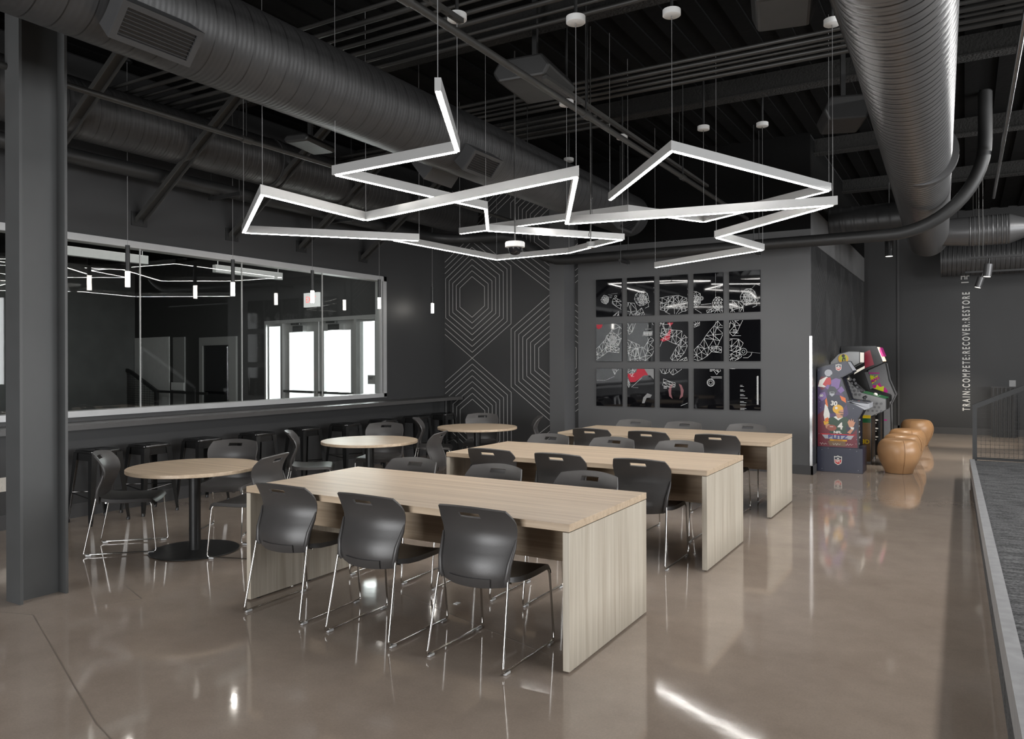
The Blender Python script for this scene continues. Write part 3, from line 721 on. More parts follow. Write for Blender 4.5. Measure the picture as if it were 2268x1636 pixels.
ribbed(MB(), (.12, -7, 0), (-.18, 6.7, 0), .30, .11, .005, n=56, per=9).build('duct_body', M['spiral2'], d2, smooth=60)
MB().cyl((0.005, .6, 0), (.003, .72, 0), .311, n=48).build('coupling_band', M['duct2'], d2, smooth=40)
MB().tube([(.02, 6.1, 0), (.42, 6.1, -.02)], [.21, .23], n=24).build('branch_collar', M['duct2'], d2, smooth=40)
ribbed(MB(), (.42, 6.1, -.02), (.95, 6.1, -.02), .23, .06, .006, n=36, per=6, slope=False).build('branch_duct', M['duct2'], d2, smooth=60)
MB().tube([(.95, 6.1, -.02), (1.15, 6.1, -.02), (1.3, 6.15, -.02)], [.23, .15, .12], n=24).build('branch_reducer', M['duct2'], d2, smooth=40)
d4 = empty('spiral_duct', (-.42, 17.55, 3.52)); tag(d4, 'ribbed dark duct lying high across the far wall above the lettering', 'duct')
ribbed(MB(), (0, 0, 0), (5.5, 0, 0), .33, .07, .004, n=36, per=6).build('duct_body', M['spiralx'], d4, smooth=60)
for x in (.3, 2.5, 4.8): MB().cyl((x, 0, .3), (x, 0, ZC - 3.52), .006, n=6).build('hanger_rod', M['black'], d4)
d5 = empty('spiral_duct', (-1.78, 12.6, 3.62)); tag(d5, 'short dark duct leaving the passage wall behind the silvery duct', 'duct')
ribbed(MB(), (0, 0, 0), (1.25, 0, 0), .24, .16, .006, n=32, per=8).build('duct_body', M['duct'], d5, smooth=60)

# insulated pipe along the wall, dropping across the back wall and bending upward
def arc_pts(c, r, a0, a1, ex, ez, n=10):
    return [tuple(Vector(c) + Vector(ex) * (r * math.cos(a0 + (a1 - a0) * i / n)) + Vector(ez) * (r * math.sin(a0 + (a1 - a0) * i / n))) for i in range(n + 1)]
pp = [(-7.25, 0, 3.487), (-7.25, 9.4, 3.487)] + arc_pts((-6.65, 9.55, 3.487), .6, PI, PI / 2, (1, 0, 0), (0, 1, 0), 8)
pp += [(-6.2, 10.2, 3.48), (-6.0, 10.24, 3.43), (-5.75, 10.26, 3.27), (-5.5, 10.27, 3.12), (-5.3, 10.27, 3.06), (-5.05, 10.26, 3.045), (-.80, 10.25, 3.045)]
pp += arc_pts((-.80, 10.25, 4.045), 1.0, -PI / 2, 0, (1, 0, 0), (0, 0, 1), 14) + [(.2, 10.25, ZC)]
ip = empty('insulated_pipe', (-5.05, 10.26, 3.045)); tag(ip, 'thick black insulated pipe skirting the walls and curving up at the right', 'pipe')
o = MB().tube(pp, .073, n=20).build('pipe_run', M['pipe'], ip, smooth=60); o.matrix_parent_inverse = Matrix.Translation(ip.location).inverted()
for k, (x, y, z, ax, w) in enumerate(((-7.25, 5.75, 3.40, 0, 'over the window near the second brace'), (-7.25, 7.55, 3.40, 0, 'over the window near the third brace'), (-4.2, 10.25, 2.955, 1, 'above the left columns of posters'), (-2.35, 10.25, 2.955, 1, 'above the right end of the posters'))):
    e = empty('pipe_hanger', (x, y, z)); tag(e, 'black trapeze pipe hanger %s' % w, 'hanger', 'trapeze pipe hangers')
    a = ((1, 0, 0) if ax == 0 else (0, 1, 0)); A = Vector(a)
    MB().bar(-A * .17, A * .36 if ax == 0 else A * .16, .04, .04).build('channel', M['black'], e)
    for s in ((-.14, .33) if ax == 0 else (-.15, .14)):
        MB().cyl(A * s + Vector((0, 0, -.05)), A * s + Vector((0, 0, ZC - z)), .006, n=6).build('rod', M['black'], e)

# sprinkler mains, struts, conduits
def pipe(name, p, q, r, mat, label, cat='pipe', group=None, collars=()):
    p = Vector(p); q = Vector(q); e = empty(name, p); tag(e, label, cat, group); d = q - p
    MB().cyl((0, 0, 0), d, r, n=14).build('pipe_run', mat, e, smooth=50)
    for c in collars:
        MB().cyl(d * c - d.normalized() * .05, d * c + d.normalized() * .05, r * 1.35, n=14).build('coupling', mat, e, smooth=50)
        MB().cyl(d * c, d * c + Vector((0, 0, ZC - p.z)), .007, n=6).build('hanger_rod', M['black'], e)
    return e
pipe('sprinkler_pipe', (-5.32, -2, 3.45), (-5.32, 10.5, 3.45), .022, M['conduit'], 'black sprinkler pipe running past the braces below the left ceiling', collars=(.52, .72))
pipe('sprinkler_pipe', (-2.60, -2, 3.50), (-2.60, 10.8, 3.50), .024, M['conduit'], 'black sprinkler pipe crossing the middle of the ceiling above the zigzag lights', collars=(.41, .59, .78))
pipe('ceiling_conduit', (.36, 2, 3.90), (.36, 13.2, 3.90), .020, M['stain'], 'bright steel conduit slanting down at the upper right corner', 'conduit')
pipe('insulated_pipe', (-.712, -2, 3.84), (-.712, 13.4, 3.84), .03, M['duct'], 'thin dark pipe running close along the left flank of the silvery duct', collars=(.40, .62))
e = empty('strut_channel', (-2.84, 3.1, 3.77)); tag(e, 'perforated black strut channel running above the middle sprinkler pipe', 'strut')
sm = MB().bar((0, -.5, 0), (0, 1.05, 0), .04, .03).bar((0, 2.2, 0), (0, 6.6, 0), .04, .03).mat(1)
for k in range(80):
    y = -.45 + k * .085
    if y < 1.0 or y > 2.25: sm.box(-.007, .007, y, y + .035, -.0165, -.0155)
sm.build('channel', [M['conduit'], M['tmold']], e)
for y in (-.3, 3.0, 5.5): MB().cyl((0, y, .01), (0, y, ZC - 3.77), .005, n=6).build('rod', M['black'], e)
for g, (ylist, x0, x1, lb) in enumerate((((4.36, 4.52, 4.66, 4.80, 4.95, 5.12, 5.27), -7.4, 2.6, 'thin dark conduit in the row of seven crossing the ceiling nearest us'),
                                    ((6.55, 6.68, 6.80, 6.92, 7.05), -4.6, 3.0, 'thin dark conduit in the row of five crossing at mid ceiling'),
                                    ((7.36, 7.52, 7.70, 7.88), -7.4, -3.4, 'thin dark conduit in the row of four between the left duct and wall'))):
    for k, y in enumerate(ylist):
        r = (.016, .022, .013, .019, .022, .014, .018)[k % 7]
        o = MB().cyl((0, 0, 0), (x1 - x0, 0, 0), r, n=10).build('ceiling_conduit', M['conduit'], None, smooth=50, loc=(x0, y, 4.17)); tag(o, lb, 'conduit', 'conduits %s' % lb[28:])
for k, y in enumerate((2.9, 5.72, 8.35, 11.2, 14.0)):
    o = MB().box(-7.6, 8.6, y - .09, y + .09, 4.36, 4.375).box(-7.6, 8.6, y - .008, y + .008, 4.375, 4.58).build('ceiling_beam', M['fireproof']); struct(o); o.name = 'trim_%d' % (10 + k)

# diagonal braces from the left wall
for k, y in enumerate((3.80, 5.0, 6.2, 7.32, 8.53)):
    e = empty('wall_brace', (XW, y, 3.06)); tag(e, 'black channel brace slanting from the left wall to the ceiling, %s from the column' % ordn[k], 'brace', 'diagonal braces')
    q = Vector((2.05, .05, 1.45)); d = q.normalized(); sd = Vector((0, 1, 0))
    MB().bar((.0, 0, 0), q, .10, .006, up=(-d.z, 0, d.x)).bar((.0, -.048, -.02), q + Vector((0, -.048, -.02)), .006, .05, up=(-d.z, 0, d.x)).bar((.0, .048, -.02), q + Vector((0, .048, -.02)), .006, .05, up=(-d.z, 0, d.x)).build('channel', M['conduit'], e)
    MB().box(0, .012, -.09, .09, -.07, .08).build('wall_plate', M['black'], e)

# loudspeakers and ceiling boxes
def speaker(x, y, z, rz, label, sx=.16, sy=.24, sz=.22):
    e = empty('ceiling_speaker', (x, y, z), rz); tag(e, label, 'speaker', 'black ceiling speakers')
    MB().prism([(-sx, 0), (sx, 0), (sx * 1.25, sz * .45), (sx * .9, sz), (-sx * .9, sz), (-sx * 1.25, sz * .45)], lambda a, b, t: (a, t, b), -sy, sy).build('cabinet', M['pipe'], e, bevel=.02)
    MB().box(-.02, .02, -.02, .02, sz, ZC - z).build('bracket', M['black'], e)
speaker(-.98, 5.02, 3.72, .2, 'black box speaker hanging at the top edge, left of the silvery duct')
speaker(-.97, 7.66, 3.70, .3, 'black box speaker hanging between the zigzag lights and the silvery duct')
speaker(-3.06, 5.55, 3.78, .1, 'black box speaker behind the middle sprinkler pipe, above the zigzag lights', .2, .3, .18)
speaker(-5.7, 5.62, 3.70, .2, 'black box speaker under the conduits left of the large duct', .12, .25, .08)

# dome camera and hanging sensor
t_, u_ = 7.5, (1140 - 1134) / F
def cam_at(u, v, d):
    p = Vector((0, 0, H)) + fw_ * d + R_ * ((u - 1134) / F * d) - U_ * ((v - Y0) / F * d); return p
p = Vector((-3.80, 6.47, 2.665))
e = empty('dome_camera', p); tag(e, 'white dome security camera hanging on a rod above the middle of the room', 'camera')
MB().lathe([(.075, -.015), (.095, -.010), (.097, .03), (.09, .042), (.03, .046)], n=36).build('housing', M['white'], e, smooth=40)
MB().lathe([(.02, -.085), (.045, -.075), (.063, -.05), (.07, -.016)], n=28).build('dome', M['screen'], e, smooth=60)
MB().cyl((0, 0, .04), (0, 0, ZC - p.z), .008, n=8).build('rod', M['conduit'], e)
p = Vector((-2.93, 6.35, 2.59))
e = empty('ceiling_sensor', p); tag(e, 'small dark round sensor hanging on a rod right of the dome camera', 'sensor')
MB().cyl((0, 0, -.012), (0, 0, .03), .037, n=24).build('housing', M['steel'], e, smooth=40)
MB().cyl((0, 0, -.022), (0, 0, -.012), .03, n=24).build('lens', M['white'], e, smooth=40)
MB().cyl((0, 0, .03), (0, 0, ZC - p.z), .006, n=8).build('rod', M['conduit'], e)
MB().tube([(.0, .01, .03), (-.03, .02, .1), (.01, .01, .2), (.012, 0, 1.2)], .003, n=5).build('cable', M['black'], e)

# ------------------------------------------------------------------ posters
PW, PH, GX, GZ = .428, .577, .0845, .107
PX0, PZ0 = -4.915, .842
FY = YP - .005
def limb(rings, seg=5, seed=1):
    """triangulated wire net around a tapering chain: rings (x, y, half width)"""
    rnd = random.Random(seed); rows = []
    for (x0, y0, w0), (x1, y1, w1) in zip(rings, rings[1:]):
        ln = math.hypot(x1 - x0, y1 - y0); k = max(1, round(ln / .17)); nx, ny = -(y1 - y0) / ln, (x1 - x0) / ln
        for i in range(k):
            t = i / k; cx, cy, w = x0 + (x1 - x0) * t, y0 + (y1 - y0) * t, w0 + (w1 - w0) * t; j = lambda: rnd.uniform(-.2, .2) * w
            rows.append([(cx + nx * w + j() * .4, cy + ny * w + j() * .4), (cx + j() * 1.6, cy + j() * 1.6), (cx - nx * w + j() * .4, cy - ny * w + j() * .4)])
    out = []
    for a, b in zip(rows, rows[1:]):
        for i in range(3):
            out.append((a[i], b[i]))
            if i < 2: out.append((a[i], b[i + 1]) if rnd.random() < .5 else (a[i + 1], b[i]))
        for i in range(2): out.append((b[i], b[i + 1]))
    for i in range(2): out.append((rows[0][i], rows[0][i + 1]))
    return out
def blob(x, y, r, seed=1, face=False):
    rnd = random.Random(seed); out = []; rings = []
    for k, (rr, n) in enumerate(((1.0, 10), (.55, 6), (.12, 3))):
        rings.append([(x + r * rr * math.cos(2 * PI * i / n + k) * (1 + rnd.uniform(-.1, .1)), y + r * rr * 1.0 * .75 * 1.33 * math.sin(2 * PI * i / n + k) * (1 + rnd.uniform(-.1, .1)) * .78) for i in range(n)])
    for ring in rings: out += [(ring[i], ring[(i + 1) % len(ring)]) for i in range(len(ring))]
    for a, b in zip(rings, rings[1:]):
        for q in b:
            for p in sorted(a, key=lambda p: (p[0] - q[0]) ** 2 + (p[1] - q[1]) ** 2)[:3]: out.append((p, q))
    if face: out += [((x + r * .9, y - r * .1), (x + r * 1.2, y - r * .35)), ((x + r * 1.2, y - r * .35), (x + r * .95, y - r * .5)), ((x + r * .95, y - r * .5), (x + r * 1.02, y - r * .85)), ((x + r * 1.02, y - r * .85), (x + r * .5, y - r * 1.0)), ((x + r * .6, y), (x + r * .95, y - r * .5))]
    return out
def circle(x, y, r, n=20): return [((x + r * math.cos(2 * PI * i / n), y + r * .75 * math.sin(2 * PI * i / n)), (x + r * math.cos(2 * PI * (i + 1) / n), y + r * .75 * math.sin(2 * PI * (i + 1) / n))) for i in range(n)]
def dots(p, q, n=14): return [((p[0] + (q[0] - p[0]) * i / n, p[1] + (q[1] - p[1]) * i / n), (p[0] + (q[0] - p[0]) * (i + .45) / n, p[1] + (q[1] - p[1]) * (i + .45) / n)) for i in range(n)]
def textbars(x, y, ws, dy=.022): return [((x, y - dy * i), (x + w, y - dy * i)) for i, w in enumerate(ws) if w]
wave = [((.60 + .02 * i, .72 + (.065 if i % 2 else -.065)), (.62 + .02 * i, .72 + (-.065 if i % 2 else .065))) for i in range(0, 17)]
ART = {
 (0, 0): limb([(1.15, .22, .10), (.8, .37, .10), (.52, .47, .045)], seed=2) + blob(.36, .46, .15, 3) + blob(.40, .44, .09, 8) + limb([(.65, -.05, .05), (.9, .04, .1), (1.1, .06, .1)], seed=4) + textbars(.52, .55, (.12, .0, .10)) + dots((.48, .59), (.85, .61)) + circle(.77, .53, .04, 8),
 (0, 1): blob(.55, .44, .25, 5, True) + blob(.58, .42, .16, 6) + limb([(-.1, .15, .22), (.2, .14, .2), (.45, .22, .12)], seed=7) + limb([(.3, -.05, .1), (.6, .12, .1), (.75, .22, .04)], seed=9),
 (0, 2): limb([(-.1, .30, .12), (.3, .32, .16), (.65, .31, .16), (1.1, .26, .13)], seed=10) + limb([(.45, .45, .16), (.5, .2, .3), (.5, -.1, .33)], seed=11) + limb([(.2, .3, .15), (.1, -.1, .1)], seed=12) + limb([(.85, .3, .12), (.95, -.1, .1)], seed=13),
 (0, 3): blob(.02, .37, .26, 14) + blob(.05, .35, .17, 15) + circle(.28, .38, .06) + circle(.28, .38, .035, 12) + blob(.82, .25, .19, 16) + limb([(.45, .02, .05), (.8, .06, .10), (1.1, .1, .1)], seed=17) + dots((.75, 1.0), (.75, .35), 22) + textbars(.80, .66, (.14, .12, .1)) + [((.25, .22), (.6, .24)), ((.05, .12), (.3, -.0))],
 (0, 4): blob(.63, .37, .26, 18, True) + blob(.62, .36, .17, 19) + limb([(-.1, .1, .2), (.3, .11, .17), (.62, .12, .1)], seed=20) + dots((.72, .55), (.88, .68), 6) + [((.86, .67), (1.0, .62))],
 (1, 0): limb([(-.1, .12, .12), (.35, .38, .16), (.68, .55, .24), (1.0, 1.05, .16)], seed=21) + blob(.64, .57, .26, 22) + blob(.64, .57, .15, 23) + limb([(.4, .35, .08), (.75, .3, .07), (1.05, .27, .05)], seed=24),
 (1, 1): limb([(.2, 1.1, .16), (.12, .88, .15), (-.1, .72, .1)], seed=25) + limb([(-.1, .42, .18), (.3, .30, .17), (.6, .28, .1)], seed=26) + limb([(.05, .08, .2), (.45, .14, .2), (.78, .25, .17), (1.08, .72, .1)], seed=27) + wave + [((.68, .83), (.90, .83)), ((.68, .66), (.90, .66)), ((.78, .95), (.78, .87)), ((.78, .54), (.78, .62))] + circle(1.0, .98, .06),
 (1, 2): limb([(-.05, 1.02, .2), (.2, .86, .24), (.55, .98, .16)], seed=28) + limb([(.05, .74, .1), (.45, .64, .16), (.92, .56, .2)], seed=29) + limb([(.98, .6, .12), (.78, .32, .14), (.35, -.1, .1)], seed=30) + limb([(.85, 1.05, .06), (.95, .85, .07)], seed=31) + limb([(.7, -.05, .06), (1.1, .1, .06)], seed=32) + [((0, .35), (.18, .66))],
 (1, 3): limb([(-.05, .08, .14), (.35, .28, .2), (.62, .5, .24), (.85, .78, .18), (1.05, 1.05, .12)], seed=33) + limb([(-.05, .9, .07), (.2, .96, .06), (.4, .98, .04)], seed=34) + limb([(.6, .3, .07), (1.1, .27, .07)], seed=35) + dots((.75, 1), (.75, .5), 18),
 (1, 4): limb([(.3, 1.08, .18), (.15, .82, .16), (-.1, .6, .1)], seed=36) + limb([(-.1, .42, .13), (.25, .38, .17), (.55, .26, .1)], seed=37) + limb([(-.05, .04, .1), (.25, .14, .1), (.5, .23, .07)], seed=38) + circle(.46, .23, .05) + circle(.46, .23, .11) + dots((.58, .22), (1.0, .19), 12) + textbars(.12, .86, (.07, .1, 0, .12, .18, .15, .18, 0, .26), .03) + [((.45, .08 + .0), (.6, .08)), ((.6, .08), (.7, .14)), ((.7, .14), (.74, .22))],
 (2, 0): limb([(.7, 1.1, .13), (.8, .9, .1), (.93, .77, .06)], seed=39) + dots((.0, .68), (.35, .68), 9) + dots((.35, .68), (.72, .79), 9),
 (2, 1): limb([(.28, 1.1, .12), (.1, .85, .1), (.0, .7, .06)], seed=40) + limb([(0, .7, .04), (.08, .55, .06), (.2, .5, .02)], seed=41) + [((.16, .51), (.55, .76))] + dots((.2, .5), (.42, .5), 8) + textbars(.14, .88, (.12, .0, .0, .12), .03),
 (2, 2): limb([(.15, 1.1, .2), (.2, .9, .12), (.22, .72, .06)], seed=42) + limb([(.7, 1.15, .2), (.4, .9, .1), (.25, .74, .05)], seed=43) + limb([(.12, .66, .08), (.35, .60, .08), (.75, .57, .03)], seed=44) + textbars(.14, .54, (.12, .12, .12)) + [((.75, .06), (1.0, .14))],
 (2, 3): limb([(.72, 1.08, .1), (.85, .9, .08), (.95, .77, .04)], seed=45) + circle(.58, .655, .125) + circle(.58, .655, .10) + circle(.58, .655, .055) + [((.58, .80), (.95, .80)), ((.6, .77), (.95, .77))] + textbars(.55, .98, (.1, .12, .08)),
 (2, 4): [((.90 - (.03 if i % 2 else 0), .82 - i * .017), (.90, .82 - i * .017)) for i in range(40)] + [((.905, .83), (.905, .14)), ((.93, .83), (.93, .14)), ((.915, .83), (.915, .14))] + textbars(.35, .60, (.08, .12, 0, 0, .1, .15, 0, 0, .12, .16, 0, .24, 0, 0, .12, .2, 0, .18, 0, 0, .2, .14), .028),
}
colw = ['leftmost', 'second from left', 'middle', 'second from right', 'rightmost']; roww = ['top', 'middle', 'bottom']
what = {(0, 0): 'a wire-drawn fist and forearm', (0, 1): 'a wire-drawn head over a shoulder', (0, 2): 'a dense wire-drawn chest and shoulders', (0, 3): 'a half head and a fist', (0, 4): 'a wire-drawn head in profile',
        (1, 0): 'a wire-drawn bent joint', (1, 1): 'wire-drawn limbs and a small wave symbol', (1, 2): 'wire-drawn hips with a red patch', (1, 3): 'one slanting wire-drawn limb', (1, 4): 'a wire-drawn knee and small text',
        (2, 0): 'a wire-drawn toe and a dotted arc', (2, 1): 'a red patch over black', (2, 2): 'a wire-drawn foot', (2, 3): 'a small oval emblem', (2, 4): 'an upright scale and lines of small text'}
for r in range(3):
    for c in range(5):
        x0 = PX0 + c * (PW + GX); z0 = PZ0 + (2 - r) * (PH + GZ)
        e = empty('wall_poster', (x0 + PW / 2, FY, z0)); tag(e, 'black poster with %s, %s in %s row' % (what[(r, c)].replace('wire-drawn', 'wireframe'), colw[c], roww[r]), 'poster', 'posters on the grey panel')
        MB().box(-PW / 2, PW / 2, -.028, -.004, 0, PH).build('board', M['poster'], e, bevel=.002)
        m = MB()
        fn = lambda a, b, t: ((a - .5) * PW, -.028 - t, b * PH)
        asp = PH / PW
        for p, q in ART[(r, c)]:
            k = clip(p, q, .015, .985, .012, .988)
            if k:
                w = .0038; P = ((k[0][0] - .5) * PW, k[0][1] * PH); Q = ((k[1][0] - .5) * PW, k[1][1] * PH)
                stroke(m, P, Q, w, lambda a, b, t: (a, -.028 - t, b), .0002, .0009)
        m.build('line_drawing', M['print'], e)
        f2 = lambda a, b, t: ((a - .5) * PW, -.028 - t, b * PH)
        if (r, c) == (2, 1):
            m = MB().prism([(.38, .988), (.64, .988), (.78, .83), (.62, .82), (.3, .65), (.12, .64), (.02, .78), (.02, .86), (.2, .86), (.33, .9)], f2, .0001, .0004); m.mat(1)
            m.prism([(.64, .988), (.985, .988), (.985, .72), (.86, .82), (.78, .83)], f2, .0001, .0004); m.prism([(.55, .1), (.6, .25), (.75, .36), (.92, .32), (.86, .25), (.72, .24), (.64, .1)], f2, .0001, .0004)
            m.build('printed_patch', [M['redprint'], M['greyprint']], e)
        if (r, c) == (1, 2):
            MB().prism([(.02, .55), (.2, .64), (.42, .85), (.36, .55), (.12, .5)], f2, .0001, .0004).prism([(.28, .98), (.5, .98), (.38, .88)], f2, .0001, .0004).build('printed_patch', M['redprint'], e)
        if (r, c) == (1, 0):
            m = MB().prism([(.02, .985), (.26, .985), (.22, .9), (.1, .86), (.02, .9)], f2, .0001, .0004); m.build('printed_patch', M['redprint'], e)
        if (r, c) == (2, 2):
            m = MB()
            for s in (-1, 1):
                m.prism([(.58 + s * .1, .62), (.58 + s * .2, .58), (.58 + s * .27, .45), (.58 + s * .24, .3), (.58 + s * .12, .23), (.58 + s * .17, .36), (.58 + s * .16, .5)], f2, .0001, .0004)
            m.build('printed_patch', M['pinkprint'], e)

# ------------------------------------------------------------------ ottomans
def make_ottoman():
    t = empty('leather_ottoman')
    pr = smoothtab([(0.0, .170), (.06, .192), (.16, .240), (.26, .266), (.34, .264), (.405, .238), (.44, .205), (.452, .17)], 56)
    pr = [(max(.01, b), a) for a, b in pr]
    MB().lathe([(.165, 0.004)] + [(r, z + .004) for r, z in pr] + [(.10, .459), (.01, .461)], n=48).build('upholstery', M['leather'], t, smooth=60)
    for k in range(4):
        an = k * PI / 2 + .35; g = MB().tube([((r + .0015) * math.cos(an), (r + .0015) * math.sin(an), z + .004) for r, z in pr[:-6]], .0022, n=5); g.build('seam', M['seam'], t)
    MB().lathe([(.15, 0), (.158, .006)], n=32).build('base', M['black'], t)
    return t
ot = make_ottoman(); tag(ot, '', 'ottoman', 'tan leather ottomans')
for i, (x, y, l) in enumerate(((-.785, 11.66, 'rounded tan leather ottoman nearest to us beside the arcade machines'), (-.785, 12.42, 'rounded tan leather ottoman second from us, mostly behind the nearest one'), (-.79, 13.40, 'rounded tan leather ottoman third from us, peeking over two others'), (-.755, 15.55, 'rounded tan leather ottoman farthest from us, standing apart by the far wall'))):
    if i == 0: ot.location = (x, y, 0); ot['label'] = l
    else: clone(ot, (x, y, 0), i * .8, l)

# ------------------------------------------------------------------ arcade machines (side towards us = -y face, front = +x)
def side_fn(y): return lambda a, b, t: (a, y - t, b)
def ell(cx, cz, rx, rz, n=18, a0=0, a1=2 * PI):
    full = abs(a1 - a0 - 2 * PI) < 1e-6
    k = n if full else n + 1
    return [(cx + rx * math.cos(a0 + (a1 - a0) * i / n), cz + rz * math.sin(a0 + (a1 - a0) * i / n)) for i in range(k)]
def shape(keys, parts, y, parent, name):
    ks = list(dict.fromkeys(k for k, _ in parts)); m = MB()
    for i, (k, poly) in enumerate(parts):
        m.mat(ks.index(k)); area = sum(poly[j][0] * poly[(j + 1) % len(poly)][1] - poly[(j + 1) % len(poly)][0] * poly[j][1] for j in range(len(poly)))
        if area < 0: poly = poly[::-1]
        m.prism(poly, side_fn(y), .0002, .0006 + .00012 * i)
    return m.build(name, [M[k] for k in ks], parent)
def cabinet(loc, body, width, label, side_mat, inner):
    t = empty('arcade_machine', loc); tag(t, label, 'arcade machine', 'arcade machines')
    fn = lambda a, b, s: (a, s, b)
    cx = sum(p[0] for p in body) / len(body); cz = sum(p[1] for p in body) / len(body)
    for y in (0, width - .02):
        p = MB().prism(body, fn, y, y + .02).build('side_panel', M[side_mat], t)
        e = MB(); n = len(body)
        for i in range(n):
            if body[i][0] < .01 and body[(i + 1) % n][0] < .01: continue
            a, b = body[i], body[(i + 1) % n]; e.bar((a[0], y + .01, a[1]), (b[0], y + .01, b[1]), .022, .008, up=(0, 1, 0))
        e.build('edge_trim', M['tmold'], p)
    MB().prism(inner, fn, .02, width - .02).build('carcass', M['black'], t)
    return t
def joystick(parent, x, y, z):
    j = MB().cyl((x, y, z), (x + .01, y, z + .06), .006, n=8).lathe([(.004, 0), (.02, .012), (.02, .028), (.004, .04)], c=(x + .01, y, z + .05), n=12).build('joystick', M['black'], parent, smooth=50)
def button(parent, x, y, z, mat): MB().cyl((x, y, z), (x, y, z + .012), .014, n=12).build('button', M[mat], parent)
def shield(parent, cx, cz, w, y, txt='NFL'):
    h = w * 1.3
    out = [(-.5, .42), (-.25, .40), (0, .5), (.25, .40), (.5, .42), (.48, -.1), (.42, -.32), (0, -.5), (-.42, -.32), (-.48, -.1)]
    P = lambda k, s=1.: [(cx + a * w * s, cz + b * h * s) for a, b in k]
    o = shape(None, [('cream', P(out)), ('navy', P([(-.42, .33), (-.22, .31), (0, .4), (.22, .31), (.42, .33), (.42, .08), (-.42, .08)])), ('red', P([(-.42, .04), (.42, .04), (.40, -.1), (.36, -.27), (0, -.42), (-.36, -.27), (-.40, -.1)])), ('cream', [(cx + a, cz + b) for a, b in ell(0, h * .2, w * .13, h * .07, 10)])], y, parent, 'shield_emblem')
    text_mesh(txt, w * .50, M['cream'], 'emblem_lettering', o, frame_m((cx, y - .0020, cz - h * .10), (1, 0, 0), (0, 0, 1)), sx=.72, bold=w * .012, depth=.0003)
# --- football machine
bodyA = [(0, .34), (.515, .34), (.515, .745), (.575, .865), (.615, .875), (.625, .958), (.40, .985), (.30, 1.30), (.445, 1.385), (.375, 1.515), (.30, 1.50), (0, 1.425)]
innA = [(.01, .34), (.50, .34), (.50, .745), (.56, .87), (.56, .93), (.38, .97), (.27, 1.30), (.33, 1.37), (.29, 1.47), (.01, 1.41)]
A = cabinet((-1.77, 11.29, 0), bodyA, .46, 'low arcade machine with football players printed on its purple side, nearest to us', 'navy', innA)
MB().box(-.005, .575, -.01, .47, 0, .338).build('riser', M['navy'], A, bevel=.003)
fn = lambda a, b, s: (a, s, b)
MB().prism([(.365, 1.50), (.44, 1.39), (.45, 1.395), (.372, 1.512)], fn, .022, .438).build('marquee', M['silver'], A)
MB().prism([(.285, 1.29), (.39, .99), (.397, .99), (.292, 1.29)], fn, .04, .42).build('screen', M['screen'], A)
cp = MB().prism([(.38, .968), (.64, .945), (.66, .955), (.655, .885), (.60, .865), (.40, .975)][::-1], fn, -.004, .464).build('control_panel', M['silver'], A)
for y in (.12, .32): joystick(cp, .57, y, .955)
for y, mt in ((.05, 'red'), (.08, 'orange'), (.19, 'red'), (.22, 'orange')): button(cp, .50, y, .962, mt)
P_ = lambda L, dx=0., dz=0.: [(a + dx, b + dz) for a, b in L]
